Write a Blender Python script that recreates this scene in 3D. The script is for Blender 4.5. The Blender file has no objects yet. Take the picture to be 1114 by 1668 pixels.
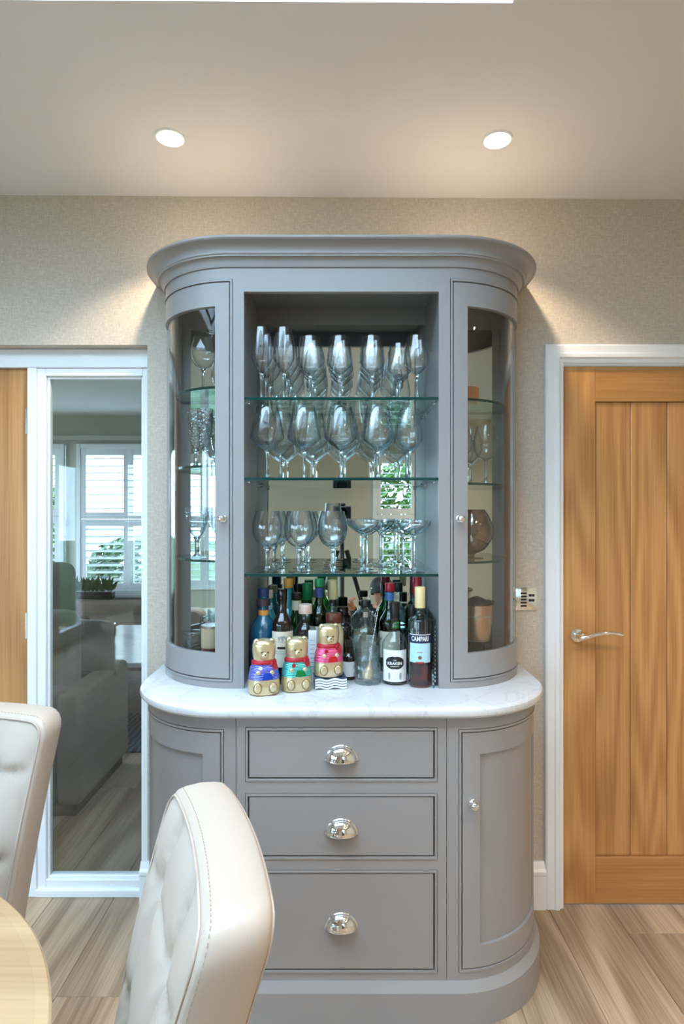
import bpy, bmesh, math, random
from mathutils import Vector, Matrix, noise as mnoise
PI = math.pi
R_ = math.radians
random.seed(7)
SC = bpy.context.scene
COL = SC.collection

# ------------------------------------------------------------------ camera
FPX = 975.0
CAMZ = 1.449
CAMY = -2.2
cam_d = bpy.data.cameras.new('view_camera')
cam_d.sensor_fit = 'VERTICAL'
cam_d.sensor_height = 36.0
cam_d.lens = FPX / 1668.0 * 36.0
cam_d.clip_start = 0.01
cam = bpy.data.objects.new('view_camera', cam_d)
COL.objects.link(cam)
cam.location = (0, CAMY, CAMZ)
cam.rotation_euler = (R_(90), 0, 0)
SC.camera = cam

# ------------------------------------------------------------------ world / view
world = bpy.data.worlds.new('overcast_sky')
SC.world = world
world.use_nodes = True
wn = world.node_tree.nodes
bg = wn['Background']
bg.inputs[0].default_value = (0.58, 0.79, 1.0, 1)
bg.inputs[1].default_value = 9.0
SC.view_settings.view_transform = 'Standard'
SC.view_settings.look = 'None'
SC.view_settings.gamma = 1.0
SC.view_settings.use_curve_mapping = False
SC.view_settings.exposure = 0.70
cy = SC.cycles
cy.max_bounces = 14
cy.diffuse_bounces = 5
cy.glossy_bounces = 8
cy.transmission_bounces = 12
cy.transparent_max_bounces = 48
cy.caustics_reflective = True
cy.caustics_refractive = False
cy.sample_clamp_indirect = 6.0
cy.use_denoising = True

# sky portals in the openings of the building
def portal(name, loc, rot, sx, sy):
    l = bpy.data.lights.new(name, 'AREA')
    l.shape = 'RECTANGLE'; l.size = sx; l.size_y = sy
    l.cycles.is_portal = True
    o = bpy.data.objects.new(name, l); COL.objects.link(o)
    o.location = loc; o.rotation_euler = rot
    return o
SKY_X0, SKY_X1, SKY_Y0, SKY_Y1 = -1.9, 0.387, -1.95, -0.842   # roof light
portal('roof_light_portal', ((SKY_X0+SKY_X1)/2, (SKY_Y0+SKY_Y1)/2, 2.98), (0, 0, 0), SKY_X1-SKY_X0, SKY_Y1-SKY_Y0)
portal('garden_door_portal', (-3.08, -3.3, 1.05), (0, R_(-90), 0), 2.1, 2.8)
portal('wide_shutter_window_portal', (-1.95, -5.36, 1.33), (R_(90), 0, 0), 1.7, 1.66)
portal('shutter_window_portal', (0.9, -5.30, 1.42), (R_(90), 0, 0), 1.1, 1.5)
portal('added_living_opening_portal', (-4.76, 2.35, 1.22), (0, R_(-90), 0), 1.85, 2.1)  # sky through an unseen side opening, added to brighten the living room
portal('bay_window_portal', (-2.7, 4.20, 1.36), (R_(-90), 0, 0), 2.2, 1.5)

# ------------------------------------------------------------------ colour and material helpers
def lin(c):
    c = c / 255.0
    return c / 12.92 if c <= 0.04045 else ((c + 0.055) / 1.055) ** 2.4
def S(r, g, b):
    return (lin(r), lin(g), lin(b), 1.0)
MATS = {}
def newmat(name):
    m = bpy.data.materials.new(name); m.use_nodes = True
    m.node_tree.nodes.clear()
    MATS[name] = m
    return m, m.node_tree.nodes, m.node_tree.links
def N(nodes, t, **kw):
    n = nodes.new(t)
    for k, v in kw.items():
        setattr(n, k, v)
    return n
def setin(n, **kw):
    for k, v in kw.items():
        n.inputs[k.replace('_', ' ')].default_value = v
def plain(name, col, rough=0.5, metal=0.0, var=0.04, vscale=8.0, bump=0.0, bscale=200.0, coat=0.0, spec=0.5, stretch=(1, 1, 1), sheen=0.0):
    """principled surface with gentle noise variation of tone and a fine bump"""
    m, n, l = newmat(name)
    out = N(n, 'ShaderNodeOutputMaterial'); p = N(n, 'ShaderNodeBsdfPrincipled')
    l.new(p.outputs[0], out.inputs[0])
    tc = N(n, 'ShaderNodeTexCoord'); mp = N(n, 'ShaderNodeMapping')
    mp.inputs['Scale'].default_value = stretch
    l.new(tc.outputs['Object'], mp.inputs[0])
    nz = N(n, 'ShaderNodeTexNoise'); setin(nz, Scale=vscale, Detail=3.0)
    l.new(mp.outputs[0], nz.inputs['Vector'])
    mx = N(n, 'ShaderNodeMix', data_type='RGBA')
    a = [max(0, c * (1 - var)) for c in col[:3]] + [1]; b = [min(1, c * (1 + var)) for c in col[:3]] + [1]
    mx.inputs[6].default_value = a; mx.inputs[7].default_value = b
    l.new(nz.outputs[0], mx.inputs[0]); l.new(mx.outputs[2], p.inputs['Base Color'])
    setin(p, Roughness=rough, Metallic=metal)
    p.inputs['Specular IOR Level'].default_value = spec
    p.inputs['Coat Weight'].default_value = coat
    p.inputs['Sheen Weight'].default_value = sheen
    if bump > 0:
        nb = N(n, 'ShaderNodeTexNoise'); setin(nb, Scale=bscale, Detail=4.0)
        l.new(mp.outputs[0], nb.inputs['Vector'])
        bp = N(n, 'ShaderNodeBump'); setin(bp, Strength=bump, Distance=0.002)
        l.new(nb.outputs[0], bp.inputs['Height']); l.new(bp.outputs[0], p.inputs['Normal'])
    return m
def wood(name, dark, light, axis='Z', scale=1.0, rough=0.45, rings=9.0, contrast=1.0, tone=0.12, bump=0.06):
    m, n, l = newmat(name)
    out = N(n, 'ShaderNodeOutputMaterial'); p = N(n, 'ShaderNodeBsdfPrincipled')
    l.new(p.outputs[0], out.inputs[0])
    tc = N(n, 'ShaderNodeTexCoord'); oi = N(n, 'ShaderNodeObjectInfo')
    ofs = N(n, 'ShaderNodeVectorMath', operation='SCALE'); ofs.inputs[0].default_value = (37.0, 19.0, 53.0)
    l.new(oi.outputs['Random'], ofs.inputs['Scale'])
    add = N(n, 'ShaderNodeVectorMath', operation='ADD')
    l.new(tc.outputs['Object'], add.inputs[0]); l.new(ofs.outputs[0], add.inputs[1])
    st = {'X': (0.1, 1, 1), 'Y': (1, 0.1, 1), 'Z': (1, 1, 0.1)}[axis]
    st2 = {'X': (0.02, 1, 1), 'Y': (1, 0.02, 1), 'Z': (1, 1, 0.02)}[axis]
    mp = N(n, 'ShaderNodeMapping'); mp.inputs['Scale'].default_value = st; l.new(add.outputs[0], mp.inputs[0])
    mp2 = N(n, 'ShaderNodeMapping'); mp2.inputs['Scale'].default_value = st2; l.new(add.outputs[0], mp2.inputs[0])
    nz = N(n, 'ShaderNodeTexNoise'); setin(nz, Scale=5.0 * scale, Detail=1.5, Roughness=0.4); l.new(mp.outputs[0], nz.inputs['Vector'])
    mul = N(n, 'ShaderNodeMath', operation='MULTIPLY'); mul.inputs[1].default_value = rings * 6.283
    l.new(nz.outputs[0], mul.inputs[0])
    sn = N(n, 'ShaderNodeMath', operation='SINE'); l.new(mul.outputs[0], sn.inputs[0])
    m01 = N(n, 'ShaderNodeMapRange'); setin(m01, From_Min=-1.0, From_Max=1.0); l.new(sn.outputs[0], m01.inputs[0])
    fb = N(n, 'ShaderNodeTexNoise'); setin(fb, Scale=120.0 * scale, Detail=4.0, Roughness=0.6); l.new(mp2.outputs[0], fb.inputs['Vector'])
    mix = N(n, 'ShaderNodeMix', data_type='FLOAT'); mix.inputs[0].default_value = 0.72
    l.new(m01.outputs[0], mix.inputs[2]); l.new(fb.outputs[0], mix.inputs[3])
    cr = N(n, 'ShaderNodeValToRGB')
    cr.color_ramp.elements[0].position = 0.5 - 0.28 / contrast; cr.color_ramp.elements[0].color = dark
    cr.color_ramp.elements[1].position = 0.5 + 0.22 / contrast; cr.color_ramp.elements[1].color = light
    l.new(mix.outputs[0], cr.inputs[0])
    hv = N(n, 'ShaderNodeHueSaturation')
    tr = N(n, 'ShaderNodeMapRange'); setin(tr, To_Min=1 - tone, To_Max=1 + tone); l.new(oi.outputs['Random'], tr.inputs[0])
    l.new(tr.outputs[0], hv.inputs['Value']); l.new(cr.outputs[0], hv.inputs['Color'])
    l.new(hv.outputs[0], p.inputs['Base Color'])
    setin(p, Roughness=rough)
    bp = N(n, 'ShaderNodeBump'); setin(bp, Strength=bump, Distance=0.001)
    l.new(fb.outputs[0], bp.inputs['Height']); l.new(bp.outputs[0], p.inputs['Normal'])
    return m
def thin_glass(name, face=(0.97, 0.985, 0.985), edge=(0.45, 0.55, 0.58), ior=1.5, rough=0.0, pw=2.2, gain=1.0, bump=0.0, bscale=60.0):
    """clear sheet glass: transparent with Fresnel reflection, tinted where the path through the wall is long"""
    m, n, l = newmat(name)
    out = N(n, 'ShaderNodeOutputMaterial')
    mixs = N(n, 'ShaderNodeMixShader'); tr = N(n, 'ShaderNodeBsdfTransparent'); gl = N(n, 'ShaderNodeBsdfGlossy')
    gl.inputs['Roughness'].default_value = rough
    gl.inputs['Color'].default_value = (1, 1, 1, 1)
    lw = N(n, 'ShaderNodeLayerWeight'); lw.inputs[0].default_value = 0.5
    pwn = N(n, 'ShaderNodeMath', operation='POWER'); pwn.inputs[1].default_value = pw
    l.new(lw.outputs['Facing'], pwn.inputs[0])
    mc = N(n, 'ShaderNodeMix', data_type='RGBA'); mc.inputs[6].default_value = (*face, 1); mc.inputs[7].default_value = (*edge, 1)
    l.new(pwn.outputs[0], mc.inputs[0]); l.new(mc.outputs[2], tr.inputs[0])
    f0 = ((ior - 1) / (ior + 1)) ** 2
    fr = N(n, 'ShaderNodeMath', operation='POWER'); fr.inputs[1].default_value = 4.5
    l.new(lw.outputs['Facing'], fr.inputs[0])
    g = N(n, 'ShaderNodeMath', operation='MULTIPLY_ADD', use_clamp=True); g.inputs[1].default_value = 1 - f0 * gain; g.inputs[2].default_value = f0 * gain
    l.new(fr.outputs[0], g.inputs[0])
    if bump > 0:
        tc = N(n, 'ShaderNodeTexCoord'); v = N(n, 'ShaderNodeTexVoronoi'); setin(v, Scale=bscale)
        l.new(tc.outputs['Object'], v.inputs['Vector'])
        bp = N(n, 'ShaderNodeBump'); setin(bp, Strength=bump, Distance=0.004)
        l.new(v.outputs['Distance'], bp.inputs['Height'])
        l.new(bp.outputs[0], gl.inputs['Normal']); l.new(bp.outputs[0], lw.inputs['Normal'])
    l.new(g.outputs[0], mixs.inputs[0]); l.new(tr.outputs[0], mixs.inputs[1]); l.new(gl.outputs[0], mixs.inputs[2])
    l.new(mixs.outputs[0], out.inputs[0])
    return m
def solid_glass(name, col=(0.95, 0.98, 0.98, 1), ior=1.5, rough=0.0):
    m, n, l = newmat(name)
    out = N(n, 'ShaderNodeOutputMaterial'); g = N(n, 'ShaderNodeBsdfGlass')
    g.inputs['Color'].default_value = col; g.inputs['IOR'].default_value = ior; g.inputs['Roughness'].default_value = rough
    l.new(g.outputs[0], out.inputs[0])
    return m
def emit(name, col, strength):
    m, n, l = newmat(name)
    out = N(n, 'ShaderNodeOutputMaterial'); e = N(n, 'ShaderNodeEmission')
    e.inputs[0].default_value = col; e.inputs[1].default_value = strength
    l.new(e.outputs[0], out.inputs[0])
    return m
def wallpaper(name, col):
    m, n, l = newmat(name)
    out = N(n, 'ShaderNodeOutputMaterial'); p = N(n, 'ShaderNodeBsdfPrincipled'); l.new(p.outputs[0], out.inputs[0])
    tc = N(n, 'ShaderNodeTexCoord')
    m1 = N(n, 'ShaderNodeMapping'); m1.inputs['Scale'].default_value = (1, 1, 0.25); l.new(tc.outputs['Object'], m1.inputs[0])
    m2 = N(n, 'ShaderNodeMapping'); m2.inputs['Scale'].default_value = (0.22, 1, 1); l.new(tc.outputs['Object'], m2.inputs[0])
    a = N(n, 'ShaderNodeTexNoise'); setin(a, Scale=190.0, Detail=3.0, Roughness=0.6); l.new(m1.outputs[0], a.inputs['Vector'])
    b = N(n, 'ShaderNodeTexNoise'); setin(b, Scale=170.0, Detail=3.0, Roughness=0.6); l.new(m2.outputs[0], b.inputs['Vector'])
    mx = N(n, 'ShaderNodeMath', operation='MAXIMUM'); l.new(a.outputs[0], mx.inputs[0]); l.new(b.outputs[0], mx.inputs[1])
    cr = N(n, 'ShaderNodeValToRGB')
    cr.color_ramp.elements[0].position = 0.42; cr.color_ramp.elements[0].color = [c * 0.82 for c in col[:3]] + [1]
    cr.color_ramp.elements[1].position = 0.72; cr.color_ramp.elements[1].color = [min(1, c * 1.12) for c in col[:3]] + [1]
    l.new(mx.outputs[0], cr.inputs[0]); l.new(cr.outputs[0], p.inputs['Base Color'])
    setin(p, Roughness=0.62)
    bp = N(n, 'ShaderNodeBump'); setin(bp, Strength=0.35, Distance=0.002)
    l.new(mx.outputs[0], bp.inputs['Height']); l.new(bp.outputs[0], p.inputs['Normal'])
    return m
def marble(name):
    m, n, l = newmat(name)
    out = N(n, 'ShaderNodeOutputMaterial'); p = N(n, 'ShaderNodeBsdfPrincipled'); l.new(p.outputs[0], out.inputs[0])
    tc = N(n, 'ShaderNodeTexCoord')
    nz = N(n, 'ShaderNodeTexNoise'); setin(nz, Scale=4.5, Detail=6.0, Roughness=0.62, Distortion=1.2); l.new(tc.outputs['Object'], nz.inputs['Vector'])
    cr = N(n, 'ShaderNodeValToRGB'); e = cr.color_ramp.elements
    e[0].position = 0.475; e[0].color = S(208, 210, 213)
    e[1].position = 0.53; e[1].color = S(210, 212, 215)
    k = cr.color_ramp.elements.new(0.5); k.color = S(197, 200, 205)
    l.new(nz.outputs[0], cr.inputs[0]); l.new(cr.outputs[0], p.inputs['Base Color'])
    setin(p, Roughness=0.16)
    return m
def stripes(name, c1, c2, freq, wob=0.0, axis=2, rough=0.6, metal=0.0):
    m, n, l = newmat(name)
    out = N(n, 'ShaderNodeOutputMaterial'); p = N(n, 'ShaderNodeBsdfPrincipled'); l.new(p.outputs[0], out.inputs[0])
    tc = N(n, 'ShaderNodeTexCoord'); w = N(n, 'ShaderNodeTexWave', bands_direction='XYZ'[axis])
    setin(w, Scale=freq, Distortion=wob, Detail=1.0)
    l.new(tc.outputs['Object'], w.inputs['Vector'])
    cr = N(n, 'ShaderNodeValToRGB'); cr.color_ramp.elements[0].position = 0.4; cr.color_ramp.elements[1].position = 0.55
    cr.color_ramp.elements[0].color = c1; cr.color_ramp.elements[1].color = c2
    l.new(w.outputs[0], cr.inputs[0]); l.new(cr.outputs[0], p.inputs['Base Color'])
    setin(p, Roughness=rough, Metallic=metal)
    return m
def bricks_mat(name, c1, c2, cm):
    m, n, l = newmat(name)
    out = N(n, 'ShaderNodeOutputMaterial'); p = N(n, 'ShaderNodeBsdfPrincipled'); l.new(p.outputs[0], out.inputs[0])
    tc = N(n, 'ShaderNodeTexCoord'); sp = N(n, 'ShaderNodeSeparateXYZ'); cb = N(n, 'ShaderNodeCombineXYZ')
    l.new(tc.outputs['Object'], sp.inputs[0]); l.new(sp.outputs[0], cb.inputs[0]); l.new(sp.outputs[2], cb.inputs[1])
    b = N(n, 'ShaderNodeTexBrick'); setin(b, Scale=4.4, Color1=c1, Color2=c2, Mortar=cm)
    l.new(cb.outputs[0], b.inputs['Vector']); l.new(b.outputs[0], p.inputs['Base Color']); setin(p, Roughness=0.9)
    return m

PAINT = plain('grey_cabinet_paint', S(150, 148, 149), rough=0.36, var=0.02, vscale=3, bump=0.03, bscale=350)
PAINT_IN = plain('grey_cabinet_interior', S(140, 136, 135), rough=0.5, var=0.02)
WALLP = wallpaper('linen_wallpaper', S(200, 190, 177))
CEIL = plain('ceiling_paint', S(228, 227, 227), rough=0.9, var=0.01, bump=0.02, bscale=90)
WHITE = plain('white_gloss_paint', S(236, 239, 243), rough=0.3, var=0.01)
CREAM = plain('cream_wall_paint', S(196, 189, 172), rough=0.85, var=0.02)
LIVW = plain('living_room_wall_paint', S(186, 186, 178), rough=0.85, var=0.02)
OAK_V = wood('oak_veneer_upright', S(160, 108, 58), S(204, 151, 94), 'Z', 1.15, 0.42, 10, 0.95, 0.06)
OAK_H = wood('oak_veneer_level', S(164, 112, 60), S(202, 148, 90), 'X', 1.0, 0.42, 4, 0.95, 0.05)
PLANK = wood('limed_oak_floorboard', S(126, 102, 80), S(192, 168, 142), 'Y', 1.2, 0.45, 5, 0.95, 0.15, 0.1)
TABLEW = wood('pale_oak_table', S(156, 128, 96), S(186, 160, 126), 'X', 0.8, 0.35, 5, 0.8, 0.05)
GAPM = plain('floor_underlay', S(88, 70, 54), rough=0.9)
MARBLE = marble('white_quartz')
CHROME = plain('polished_chrome', (0.86, 0.87, 0.88, 1), rough=0.06, metal=1.0, var=0.0)
NICKEL = plain('satin_nickel', (0.62, 0.61, 0.60, 1), rough=0.22, metal=1.0, var=0.02)
MIRROR = plain('mirror_silver', (0.62, 0.70, 0.68, 1), rough=0.0, metal=1.0, var=0.0)
PANE = thin_glass('window_glass', (0.96, 0.98, 0.98), (0.7, 0.78, 0.78), 1.5)
CURVEPANE = thin_glass('curved_door_glass', (0.95, 0.96, 0.96), (0.6, 0.64, 0.64), 1.5, pw=3)
SHELF = thin_glass('shelf_glass', (0.90, 0.965, 0.95), (0.55, 0.75, 0.72), 1.5, pw=3)
SHELFEDGE = plain('green_glass_edge', S(12, 58, 56), rough=0.12, var=0.1, spec=0.35)
BOWL = thin_glass('wine_glass_crystal', (0.975, 0.985, 0.99), (0.22, 0.31, 0.36), 1.5, pw=3.0, gain=1.1)
STEM = solid_glass('stem_crystal', (0.96, 0.985, 0.99, 1), 1.5)
CUTGLASS = thin_glass('cut_crystal', (0.93, 0.96, 0.97), (0.3, 0.4, 0.44), 1.55, pw=1.6, gain=1.8, bump=1.0, bscale=110.0)
LEATHER = plain('cream_leather', S(176, 164, 153), rough=0.42, var=0.02, vscale=5, bump=0.12, bscale=420)
THREAD = plain('leather_seam_thread', S(170, 156, 142), rough=0.7)
DARKWOOD = wood('dark_stained_wood', S(64, 44, 30), S(96, 68, 46), 'Z', 1.0, 0.5)
SOFA_F = plain('taupe_sofa_fabric', S(114, 102, 88), rough=0.9, var=0.06, bump=0.25, bscale=500, sheen=0.2)
SOFA_C = plain('grey_cushion_satin', S(118, 113, 108), rough=0.4, var=0.08, vscale=6, bump=0.1, bscale=200)
BROWN_F = plain('brown_fabric', S(108, 92, 74), rough=0.9, var=0.08, bump=0.2)
NAVY_F = stripes('navy_rug_pile', S(22, 30, 44), S(70, 88, 104), 9.0, 6.0, 0, 0.95)
BLACK = plain('black_plastic', S(16, 16, 18), rough=0.4, var=0.1)
BLACKGLOSS = plain('black_gloss', S(10, 10, 12), rough=0.12, var=0.1)
GOLDFOIL = plain('gold_foil', S(222, 204, 164), rough=0.30, metal=0.7, var=0.06, vscale=30, bump=0.3, bscale=70)
REDCLOTH = plain('red_ribbon', S(170, 18, 38), rough=0.5, var=0.1, bump=0.2)
LEAF = plain('garden_leaf', S(70, 110, 44), rough=0.6, var=0.35, vscale=2)
LEAFD = plain('dark_garden_leaf', S(40, 76, 40), rough=0.6, var=0.35, vscale=2)
LAWN = plain('lawn_grass', S(66, 84, 52), rough=0.95, var=0.2, vscale=3)

# ------------------------------------------------------------------ mesh helpers
class MB:
    def __init__(s):
        s.v = []; s.f = []; s.mi = []; s.cur = 0
    def add(s, vs, fs):
        b = len(s.v)
        s.v += [tuple(p) for p in vs]
        s.f += [tuple(i + b for i in f) for f in fs]
        s.mi += [s.cur] * len(fs)
        return s
    def box(s, x0, x1, y0, y1, z0, z1):
        vs = [(x0, y0, z0), (x1, y0, z0), (x1, y1, z0), (x0, y1, z0), (x0, y0, z1), (x1, y0, z1), (x1, y1, z1), (x0, y1, z1)]
        return s.add(vs, [(0, 3, 2, 1), (4, 5, 6, 7), (0, 1, 5, 4), (1, 2, 6, 5), (2, 3, 7, 6), (3, 0, 4, 7)])
    def rbox(s, x0, x1, y0, y1, z0, z1, r=0.005, seg=2):
        bm = bmesh.new()
        bmesh.ops.create_cube(bm, size=1.0)
        for v in bm.verts:
            v.co = Vector(((x0 + x1) / 2 + v.co.x * (x1 - x0), (y0 + y1) / 2 + v.co.y * (y1 - y0), (z0 + z1) / 2 + v.co.z * (z1 - z0)))
        bmesh.ops.bevel(bm, geom=bm.edges[:], offset=r, offset_type='OFFSET', segments=seg, profile=0.5, affect='EDGES')
        return s.frombm(bm)
    def frombm(s, bm):
        bm.verts.index_update()
        vs = [v.co[:] for v in bm.verts]; fs = [[v.index for v in f.verts] for f in bm.faces]
        bm.free()
        return s.add(vs, fs)
    def lathe(s, prof, n=32, mat=None, close=False):
        """prof: list of (r,z); mat: Matrix applied; r==0 ends become poles"""
        vs = []; fs = []; rows = []
        for r, z in prof:
            if r <= 1e-6:
                rows.append([len(vs)]); vs.append(Vector((0, 0, z)))
            else:
                rows.append(list(range(len(vs), len(vs) + n)))
                for i in range(n):
                    a = 2 * PI * i / n
                    vs.append(Vector((r * math.cos(a), r * math.sin(a), z)))
        rr = list(zip(rows[:-1], rows[1:]))
        if close:
            rr.append((rows[-1], rows[0]))
        for a, b in rr:
            if len(a) == 1 and len(b) == 1:
                continue
            for i in range(n):
                j = (i + 1) % n
                if len(a) == 1:
                    fs.append((a[0], b[j], b[i]))
                elif len(b) == 1:
                    fs.append((a[i], a[j], b[0]))
                else:
                    fs.append((a[i], a[j], b[j], b[i]))
        if mat is not None:
            vs = [mat @ v for v in vs]
        return s.add(vs, fs)
    def tube(s, pts, r, n=8, cap=True, closed=False):
        pts = [Vector(p) for p in pts]; m = len(pts)
        rad = r if isinstance(r, (list, tuple)) else [r] * m
        vs = []; fs = []
        up = None
        for i, p in enumerate(pts):
            if closed:
                t = (pts[(i + 1) % m] - pts[i - 1]).normalized()
            else:
                t = (pts[min(i + 1, m - 1)] - pts[max(i - 1, 0)]).normalized()
            if up is None:
                up = Vector((0, 0, 1)) if abs(t.z) < 0.9 else Vector((1, 0, 0))
            a = t.cross(up)
            if a.length < 1e-6:
                a = t.orthogonal()
            a.normalize(); b = a.cross(t).normalized(); up = b
            for k in range(n):
                q = 2 * PI * k / n
                vs.append(p + (a * math.cos(q) + b * math.sin(q)) * rad[i])
        seg = m if closed else m - 1
        for i in range(seg):
            for k in range(n):
                k2 = (k + 1) % n; i2 = (i + 1) % m
                fs.append((i * n + k, i * n + k2, i2 * n + k2, i2 * n + k))
        if cap and not closed:
            fs.append(tuple(range(n))); fs.append(tuple(reversed(range((m - 1) * n, m * n))))
        return s.add(vs, fs)
    def prism(s, poly, z0, z1):
        n = len(poly)
        vs = [(x, y, z0) for x, y in poly] + [(x, y, z1) for x, y in poly]
        fs = [tuple(reversed(range(n))), tuple(range(n, 2 * n))]
        fs += [(i, (i + 1) % n, n + (i + 1) % n, n + i) for i in range(n)]
        return s.add(vs, fs)
    def xform(s, M):
        s.v = [tuple(M @ Vector(p)) for p in s.v]
        return s
    def mesh(s, name, mats, smooth=None):
        me = bpy.data.meshes.new(name)
        me.from_pydata(s.v, [], s.f)
        mats = mats if isinstance(mats, (list, tuple)) else [mats]
        for m in mats:
            me.materials.append(m)
        if len(mats) > 1:
            me.polygons.foreach_set('material_index', s.mi)
        bm = bmesh.new(); bm.from_mesh(me)
        bmesh.ops.recalc_face_normals(bm, faces=bm.faces[:]); bm.to_mesh(me); bm.free()
        if smooth:
            me.shade_smooth(); me.set_sharp_from_angle(angle=R_(smooth))
        me.update()
        return me
    def build(s, name, mats, parent=None, loc=(0, 0, 0), rot=(0, 0, 0), smooth=None):
        return link(s.mesh(name, mats, smooth), name, parent, loc, rot)
def link(me, name, parent=None, loc=(0, 0, 0), rot=(0, 0, 0)):
    o = bpy.data.objects.new(name, me); COL.objects.link(o)
    o.location = loc; o.rotation_euler = rot
    if parent is not None:
        o.parent = parent
    return o
def tag(o, label, cat, group=None):
    o['label'] = label; o['category'] = cat
    if group: o['group'] = group
    return o
def thing(name, label, cat, loc=(0, 0, 0), rz=0.0, group=None):
    o = bpy.data.objects.new(name, None); COL.objects.link(o)
    o.empty_display_size = 0.05
    o.location = loc; o.rotation_euler = (0, 0, rz)
    return tag(o, label, cat, group)
def structure(o, label=None):
    o['kind'] = 'structure'
    if label: o['label'] = label
    return o
def copy_tree(o, parent=None):
    c = o.copy(); COL.objects.link(c); c.parent = parent
    for ch in list(o.children):
        copy_tree(ch, c)
    return c
def text_mesh(s, size=1.0, bold=0.0):
    """flat lettering as (verts, faces), centred, in the XZ plane facing -Y"""
    cu = bpy.data.curves.new('lettering', 'FONT'); cu.body = s; cu.size = size
    cu.align_x = 'CENTER'; cu.align_y = 'CENTER'; cu.offset = bold; cu.resolution_u = 3
    ob = bpy.data.objects.new('lettering', cu); COL.objects.link(ob)
    dg = bpy.context.evaluated_depsgraph_get(); dg.update()
    me = ob.evaluated_get(dg).to_mesh()
    vs = [(v.co.x, 0.0, v.co.y) for v in me.vertices]; fs = [tuple(p.vertices) for p in me.polygons]
    ob.evaluated_get(dg).to_mesh_clear()
    bpy.data.objects.remove(ob); bpy.data.curves.remove(cu)
    return vs, fs
def wrap(vs, R, z, a0=0.0):
    """wrap flat XZ lettering round a cylinder of radius R (front is -Y)"""
    out = []
    for x, y, zz in vs:
        a = x / R + a0
        out.append((R * math.sin(a), -R * math.cos(a), z + zz))
    return out

# ------------------------------------------------------------------ ROOM SHELL
def ceil_z(x):
    return 2.606 - 0.0063 * x
XL, XR, YF = -3.0, 2.4, -5.2
# floor with single boards
fl = structure(MB().box(-4.6, XR, YF, 4.1, -0.06, -0.014).build('floor', GAPM), 'light limed oak plank floor')
PW, PL = 0.23, 1.52
pm = MB().rbox(-PW/2 + .0006, PW/2 - .0006, -PL/2 + .0006, PL/2 - .0006, -0.014, 0.0, 0.0012, 1).mesh('floor_plank', PLANK)
for c in range(-23, 8):
    xc = 0.755 + PW * (c + 0.5)
    if xc > XR - .05 or xc < -4.5: continue
    off = {0: 0.09, 1: 0.62, 2: 0.0, -7: 0.35}.get(c, random.uniform(0, PL))
    for k in range(-5, 5):
        yc = k * PL + off
        if yc + PL/2 < YF + .2 or yc - PL/2 > 3.9: continue
        y0 = max(yc - PL/2, YF); y1 = min(yc + PL/2, 4.05)
        if xc < -0.8 or yc < 0.3 or True:
            if y0 > yc - PL/2 or y1 < yc + PL/2:
                MB().rbox(-PW/2 + .0006, PW/2 - .0006, y0 - yc, y1 - yc, -0.014, 0.0, 0.0012, 1).build('floor_plank', PLANK, fl, (xc, yc, 0))
            else:
                link(pm, 'floor_plank', fl, (xc, yc, 0))
# ceiling with the roof light opening
cm = MB()
def cslab_ceiling(x0, x1, y0, y1):
    vs = [(x0, y0, ceil_z(x0)), (x1, y0, ceil_z(x1)), (x1, y1, ceil_z(x1)), (x0, y1, ceil_z(x0))]
    vs += [(x, y, z + 0.12) for x, y, z in vs]
    cm.add(vs, [(0, 3, 2, 1), (4, 5, 6, 7), (0, 1, 5, 4), (1, 2, 6, 5), (2, 3, 7, 6), (3, 0, 4, 7)])
cslab_ceiling(XL - .2, XR + .2, SKY_Y1, 0.12); cslab_ceiling(XL - .2, XR + .2, YF - .2, SKY_Y0)
cslab_ceiling(XL - .2, SKY_X0, SKY_Y0, SKY_Y1); cslab_ceiling(SKY_X1, XR + .2, SKY_Y0, SKY_Y1)
structure(cm.build('ceiling', CEIL), 'plain off-white ceiling')
rl = MB(); zc = 2.70; t = 0.05
rl.box(SKY_X0 - t, SKY_X0, SKY_Y0 - t, SKY_Y1 + t, zc, zc + .24).box(SKY_X1, SKY_X1 + t, SKY_Y0 - t, SKY_Y1 + t, zc, zc + .24)
rl.box(SKY_X0, SKY_X1, SKY_Y0 - t, SKY_Y0, zc, zc + .24).box(SKY_X0, SKY_X1, SKY_Y1, SKY_Y1 + t, zc, zc + .24)
rw = structure(rl.build('window_1', WHITE), 'white upstand of the roof light')
MB().box(SKY_X0, SKY_X1, SKY_Y0, SKY_Y1, 2.90, 2.908).build('pane', PANE, rw)

# wall behind the dresser
WX0 = -0.7156           # edge of the recess on the left
DX0, DX1 = 0.806, 1.60  # right door opening
w = MB()
w.box(WX0, DX0, 0, .12, 0, 2.66).box(-3.2, WX0, 0, .12, 2.063, 2.66).box(-4.6, -2.35, 0, .12, 0, 2.66)
w.box(DX0, DX1, 0, .12, 1.995, 2.66).box(DX1, XR + .2, 0, .12, 0, 2.66)
structure(w.build('wall_back', WALLP), 'beige linen wallpapered wall behind the dresser')
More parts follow.
